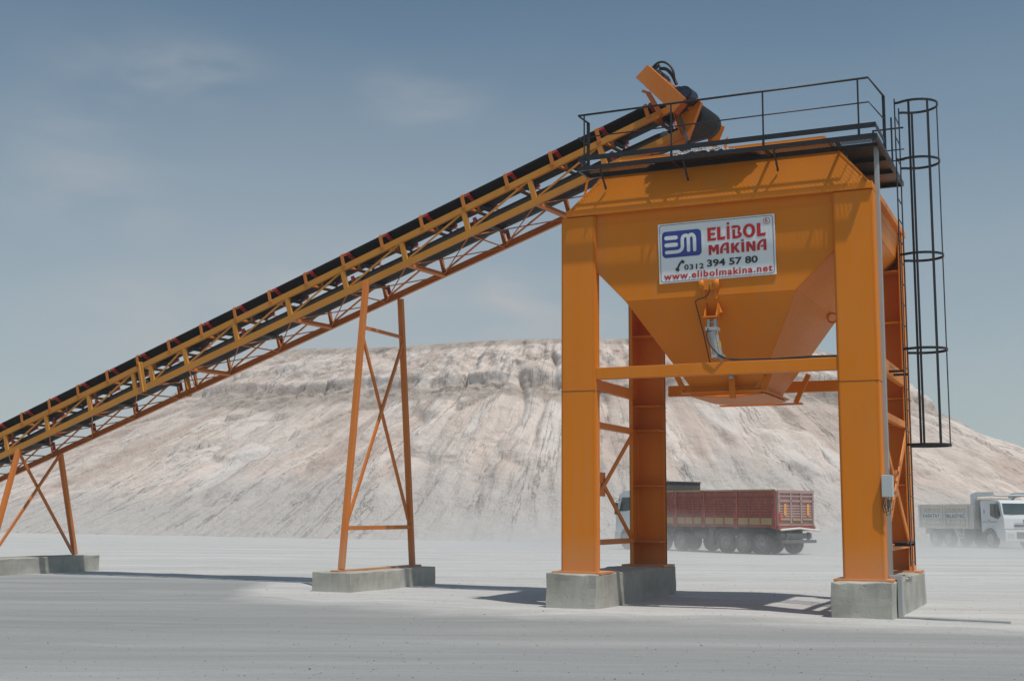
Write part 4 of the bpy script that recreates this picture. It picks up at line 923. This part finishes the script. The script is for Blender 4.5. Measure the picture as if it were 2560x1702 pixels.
m = MB(); m.box(9.2, 9.3, -.3, -.0, .65, .7); m.box(8.9, 9.5, -.4, .0, .40, .80); m.box(8.5, 8.9, -2.3, -.1, .8, 1.4); lp('fuel_tank', m, CHASS, st_)
m = MB(); m.tube([(9.5, -.05, 3.02), (9.5, -.05, 3.12)], .05, 8); lp('beacon', m, DARK, cab)
# white dump truck: heading right and towards the viewer; near side is its right side (-y)
P, rz = placed(2464, 73.2, (.24, -.97), -.225)
dt = thing('dump_truck', P, 'dusty white dump truck with black lettering, driving past the hill at the right edge', 'truck', None, rz)
dt.scale = (1.06, 1.06, 1.06)
# origin at near front wheel contact; x forward, y left (away): body spans y 0..2.5
Yw = .16
bodyx0, bodyx1 = -6.8, -1.3
m = MB(); m.box(bodyx0, bodyx1, 0, .06, 1.10, 2.34); m.box(bodyx0, bodyx1, 2.42, 2.48, 1.10, 2.34); m.box(bodyx0, bodyx1, 0, 2.48, 1.05, 1.12); m.box(bodyx0, bodyx0+.06, 0, 2.48, 1.1, 2.34); m.box(bodyx1-.06, bodyx1, 0, 2.48, 1.1, 2.75)
body = lp('tipper_body', m, DUSTW, dt)
m = MB(); m.prism([(bodyx1-.35, 0, 2.34), (bodyx1, 0, 1.2), (bodyx1+.05, 0, 2.6), (bodyx1+.25, 0, 2.80), (bodyx1+1.75, 0, 2.86), (bodyx1+1.8, 0, 3.06), (bodyx1+.2, 0, 3.08), (bodyx1-.35, 0, 2.96)], (0, .06, 0))
m.prism([(bodyx1-.35, 2.42, 2.34), (bodyx1, 2.42, 1.2), (bodyx1+.05, 2.42, 2.6), (bodyx1+.25, 2.42, 2.80), (bodyx1+1.75, 2.42, 2.86), (bodyx1+1.8, 2.42, 3.06), (bodyx1+.2, 2.42, 3.08), (bodyx1-.35, 2.42, 2.96)], (0, .06, 0))
m.box(bodyx1+.1, bodyx1+1.8, .06, 2.42, 2.86, 2.92); m.box(bodyx1-.3, bodyx1+1.75, -.03, .0, 2.84, 2.96); lp('cab_canopy', m, WHITE, body, .01)
m = MB(); m.box(bodyx0, bodyx1, -.05, .08, 2.28, 2.42); m.box(bodyx0, bodyx1, -.05, .0, 1.05, 1.16); lp('top_rail', m, DUSTW, body)
bx0s = [bodyx0+.12, -4.92, -4.72, -2.95, -2.75, bodyx1-.3]
for x in (bodyx0+.05, -4.42, -4.16, -1.95, -1.4): 
    m = MB(); m.box(x-.09, x+.09, -.08, .0, 1.08, 2.36); lp('side_post', m, DUSTW, body, .01)
wins = [(-6.45, -4.58), (-4.0, -2.1)]
for a, b in wins:
    nn = 4; m = MB(); y_ = MB()
    for k in range(nn):
        x = a+(b-a)*(k+.5)/nn; hw = (b-a)/nn*.36
        for z0_, z1_ in ((1.98, 2.06), (1.33, 1.55)): m.prism([(x-hw, 0, z1_), (x-hw, -.05, z1_-.02), (x-hw, -.05, z0_+.05), (x-hw, 0, z0_)], (hw*2, 0, 0))
        y_.box(x-hw*.9, x+hw*.9, -.02, -.001, 2.12, 2.165); y_.box(x-hw*.9, x+hw*.9, -.02, -.001, 1.24, 1.285)
    lp('stiffening_panel', m, DUSTW, body); lp('amber_marking', y_, ORR, body)
for (a, b), txt in zip(wins, ('KARATAY', 'BELEDİYESİ')):
    m = MB(); m.box(a, b, -.056, -.02, 1.62, 1.93); pl = lp('name_strip', m, SIGNW, body)
    tm = text_mesh(txt, a+.06, b-.06, 1.65, 1.87 if txt[0] == 'K' else 1.92, lambda x, y, th: V((x, -.060, y)), 'lettering', SBLK, None, .02)
    tm.parent = pl
m = MB(); m.box(-6.6, 1.3, .75, .87, .70, 1.02); m.box(-6.6, 1.3, 1.6, 1.72, .7, 1.02); m.box(-2.7, -1.5, .15, .6, .45, 1.0); m.box(-1.1, -.7, .2, 2.3, .55, 2.3); lp('chassis', m, CHASS, dt)
m = MB(); m.box(-3.0, -2.4, .0, .05, .50, .56); m.box(-3.0, -2.4, .0, .05, .72, .78); m.box(-2.95, -2.9, .0, .04, .5, 1.05); m.box(-2.45, -2.4, .0, .04, .5, 1.05); lp('step', m, DUSTW, dt)
m = MB(); m.prism([(-3.35, .02, 1.05), (-3.2, .02, 1.05), (-2.98, .02, .62), (-3.1, .02, .62)], (0, .5, 0)); lp('mudguard', m, DUSTW, dt); m = MB(); m.prism([(-6.15, .02, 1.05), (-6.3, .02, .7), (-6.35, .02, .7), (-6.25, .02, 1.05)], (0, .5, 0)); lp('mudguard', m, DUSTW, dt)
for x in (-4.1, -5.5):
    wheel(dt, x, Yw+.1, .5, .36, -1, RIMW); wheel(dt, x, 2.48-Yw-.1, .5, .36, 1, RIMW)
wheel(dt, 0, Yw, .5, .30, -1, RIMW); wheel(dt, 0, 2.48-Yw, .5, .30, 1, RIMW)
cabp = [(-.72, .98), (-.78, 2.55), (-.66, 2.62), (.85, 2.62), (1.02, 2.5), (1.22, 1.85), (1.30, 1.62), (1.34, .62), (.95, .52), (.66, .62), (.6, .82), (.45, 1.02), (.2, 1.12), (-.1, 1.14), (-.4, 1.02), (-.58, .86)]
m = MB(); m.prism([(x, 0.0, z) for x, z in cabp], (0, 2.48, 0)); cab = lp('cab', m, WHITE, dt, .035)
m = MB(); m.prism([(.12, -.012, 2.42), (.86, -.012, 2.42), (1.05, -.012, 1.78), (.80, -.012, 1.60), (.5, -.012, 1.66), (.12, -.012, 1.78)], (0, .010, 0)); lp('side_window', m, GLASS, cab)
def fr(z): return 1.02+(2.5-z)/(2.5-1.85)*.20
m = MB(); m.prism([(fr(2.44)+.01, .10, 2.44), (fr(2.44)+.01, 2.38, 2.44), (fr(1.86)+.01, 2.42, 1.86), (fr(1.86)+.01, .06, 1.86)], (.012, 0, .003)); lp('windscreen', m, GLASS, cab)
m = MB(); m.tube([(1.27, .4, 1.90), (1.24, 1.3, 1.94)], .012, 5); lp('wiper', m, DARK, cab); m = MB(); m.tube([(1.27, 1.4, 1.90), (1.24, 2.2, 1.94)], .012, 5); lp('wiper', m, DARK, cab)
m = MB(); m.box(1.0, 1.42, -.02, 2.50, .42, 1.02); bmp = lp('bumper', m, WHITE, cab, .04)
m = MB(); m.box(1.421, 1.44, .66, 1.85, .58, .92); lp('grille', m, CHASS, bmp)
m = MB(); m.box(1.325, 1.35, .6, 1.9, 1.20, 1.32); m.box(1.345, 1.36, .0, 2.48, 1.04, 1.075); lp('grille_slot', m, DARK, cab)
for y in (.12, 1.98): m = MB(); m.box(1.421, 1.44, y, y+.38, .62, .86); lp('headlight', m, GREYP, bmp)
m = MB(); m.lathe((1.335, 1.24, 1.52), (1, 0, 0), [(0, .0), (0, .09), (.02, .085), (.02, 0)], 20); lp('badge', m, SBLUE, cab)
text_mesh('KARATAY BELEDİYESİ', .62, 1.92, 1.34, 1.43, lambda x, y, th: V((1.352-(y-1.34)*.1, x, y)), 'lettering', SBLUE, None, .01).parent = cab
text_mesh('KARATAY BELEDİYESİ', -.62, .72, 1.42, 1.50, lambda x, y, th: V((x, -.006, y)), 'lettering', SBLUE, None, .01).parent = cab
m = MB(); m.prism([(-.62, -.03, .95), (-.40, -.03, 1.13), (-.1, -.03, 1.24), (.22, -.03, 1.22), (.48, -.03, 1.10), (.66, -.03, .9), (.6, -.03, .9), (.44, -.03, 1.04), (.2, -.03, 1.13), (-.1, -.03, 1.15), (-.38, -.03, 1.04), (-.56, -.03, .9)], (0, .05, 0)); lp('wheel_arch', m, WHITE, cab)
for y, s2 in ((-.22, -1), (2.5, 1)):
    m = MB(); m.box(.80, .90, y, y+.2, 1.75, 2.40); m.tube([(.75, 0 if s2 < 0 else 2.48, 2.5), (.85, y+.1, 2.42)], .018, 6); lp('mirror', m, DARK, cab)
m = MB(); m.box(-.05, .05, -.014, 0, 1.52, 1.56); m.box(-.45, -.40, -.012, 0, 1.9, 2.1); lp('door_handle', m, DARK, cab)
# ------------------------------------------------------------------ loose stones on the ground (uncountable)
m = MB(); ico = [(0, 0, 1), (.9, 0, .4), (.28, .85, .4), (-.72, .53, .4), (-.72, -.53, .4), (.28, -.85, .4), (0, 0, -.3)]
for k in range(5200):
    D = 11.5+26*random.random()**1.7; X = (random.random()-.5)*D*.92; p = wp(X, D)
    if 0 < (p.x) < 6 and 0 < p.y < 4.5 and random.random() < .5: continue
    r = .004+.010*random.random()**4*(1 if random.random() < .99 else 1.8); a = random.random()*6.28; ca, sa = math.cos(a), math.sin(a); sx_, sy_, sz_ = [r*(.7+.6*random.random()) for _ in range(3)]
    p.z = gz(p.x, p.y)+r*.15
    m.add([(p.x+(x*ca*sx_-y*sa*sy_), p.y+(x*sa*sx_+y*ca*sy_), p.z+z*sz_) for x, y, z in ico], [(0, 1, 2), (0, 2, 3), (0, 3, 4), (0, 4, 5), (0, 5, 1), (6, 2, 1), (6, 3, 2), (6, 4, 3), (6, 5, 4), (6, 1, 5)])
PEB = paint('pebble', (.33, .325, .315), .9, da=.5, var=.5, sc=3, dirt=(.5, .49, .47))
tag(m.build('loose_stones', PEB), 'small loose stones scattered over the packed ground', 'stones', kind='stuff')
# ------------------------------------------------------------------ air: haze and truck dust
def volume(name, density, color, aniso=.2, hetero=None):
    t = NT(name); t.t.nodes.remove(t.b); v = t.n('ShaderNodeVolumePrincipled'); v.inputs['Color'].default_value = (*color, 1); v.inputs['Density'].default_value = density; v.inputs['Anisotropy'].default_value = aniso
    t.l(v.outputs[0], t.o.inputs['Volume'])
    if hetero: hetero(t, v)
    return t.m
m = MB(); m.box(-330, 330, -80, 420, -3, 24); hzb = m.build('haze', volume('haze_air', .0006, (.93, .95, .97), .1)); tag(hzb, 'thin pale dusty air over the whole yard', 'haze', kind='stuff')
def dustn(t, v):
    g = t.n('ShaderNodeNewGeometry').outputs['Position']; s = t.n('ShaderNodeSeparateXYZ'); t.l(g, s.inputs[0])
    n_ = t.noise(t.map(g, (.10, .10, .35)), 1.0, 4, .55)
    top = t.math('ADD', t.math('MULTIPLY', n_, 9.0), -3.6)
    f = t.math('SUBTRACT', 1, t.math('DIVIDE', t.math('ADD', s.outputs[2], .5), t.math('MAXIMUM', t.math('ADD', top, 1.2), .3))); f = t.math('MAXIMUM', f, 0)
    dp = t.n('ShaderNodeVectorMath', operation='DOT_PRODUCT'); t.l(g, dp.inputs[0]); dp.inputs[1].default_value = tuple(rgh)
    q = t.mr(t.math('SUBTRACT', dp.outputs['Value'], CAM.dot(rgh)), -8, 8, .12, 1)
    t.l(t.math('MULTIPLY', t.math('MULTIPLY', t.math('POWER', f, 1.5), q), .14), v.inputs['Density'])
cx = wp(12, 68); m = MB(); m.obox((cx.x, cx.y, 1.3), (rgh, fwh, upv), (38, 14, 1.95)); o = m.build('dust_cloud', volume('blowing_dust', .05, (.93, .92, .90), .2, dustn)); tag(o, 'low pale dust cloud blowing around the truck wheels', 'dust', kind='stuff')
S.cycles.volume_bounces = 1; S.cycles.max_bounces = 6; S.cycles.volume_step_rate = 2.0
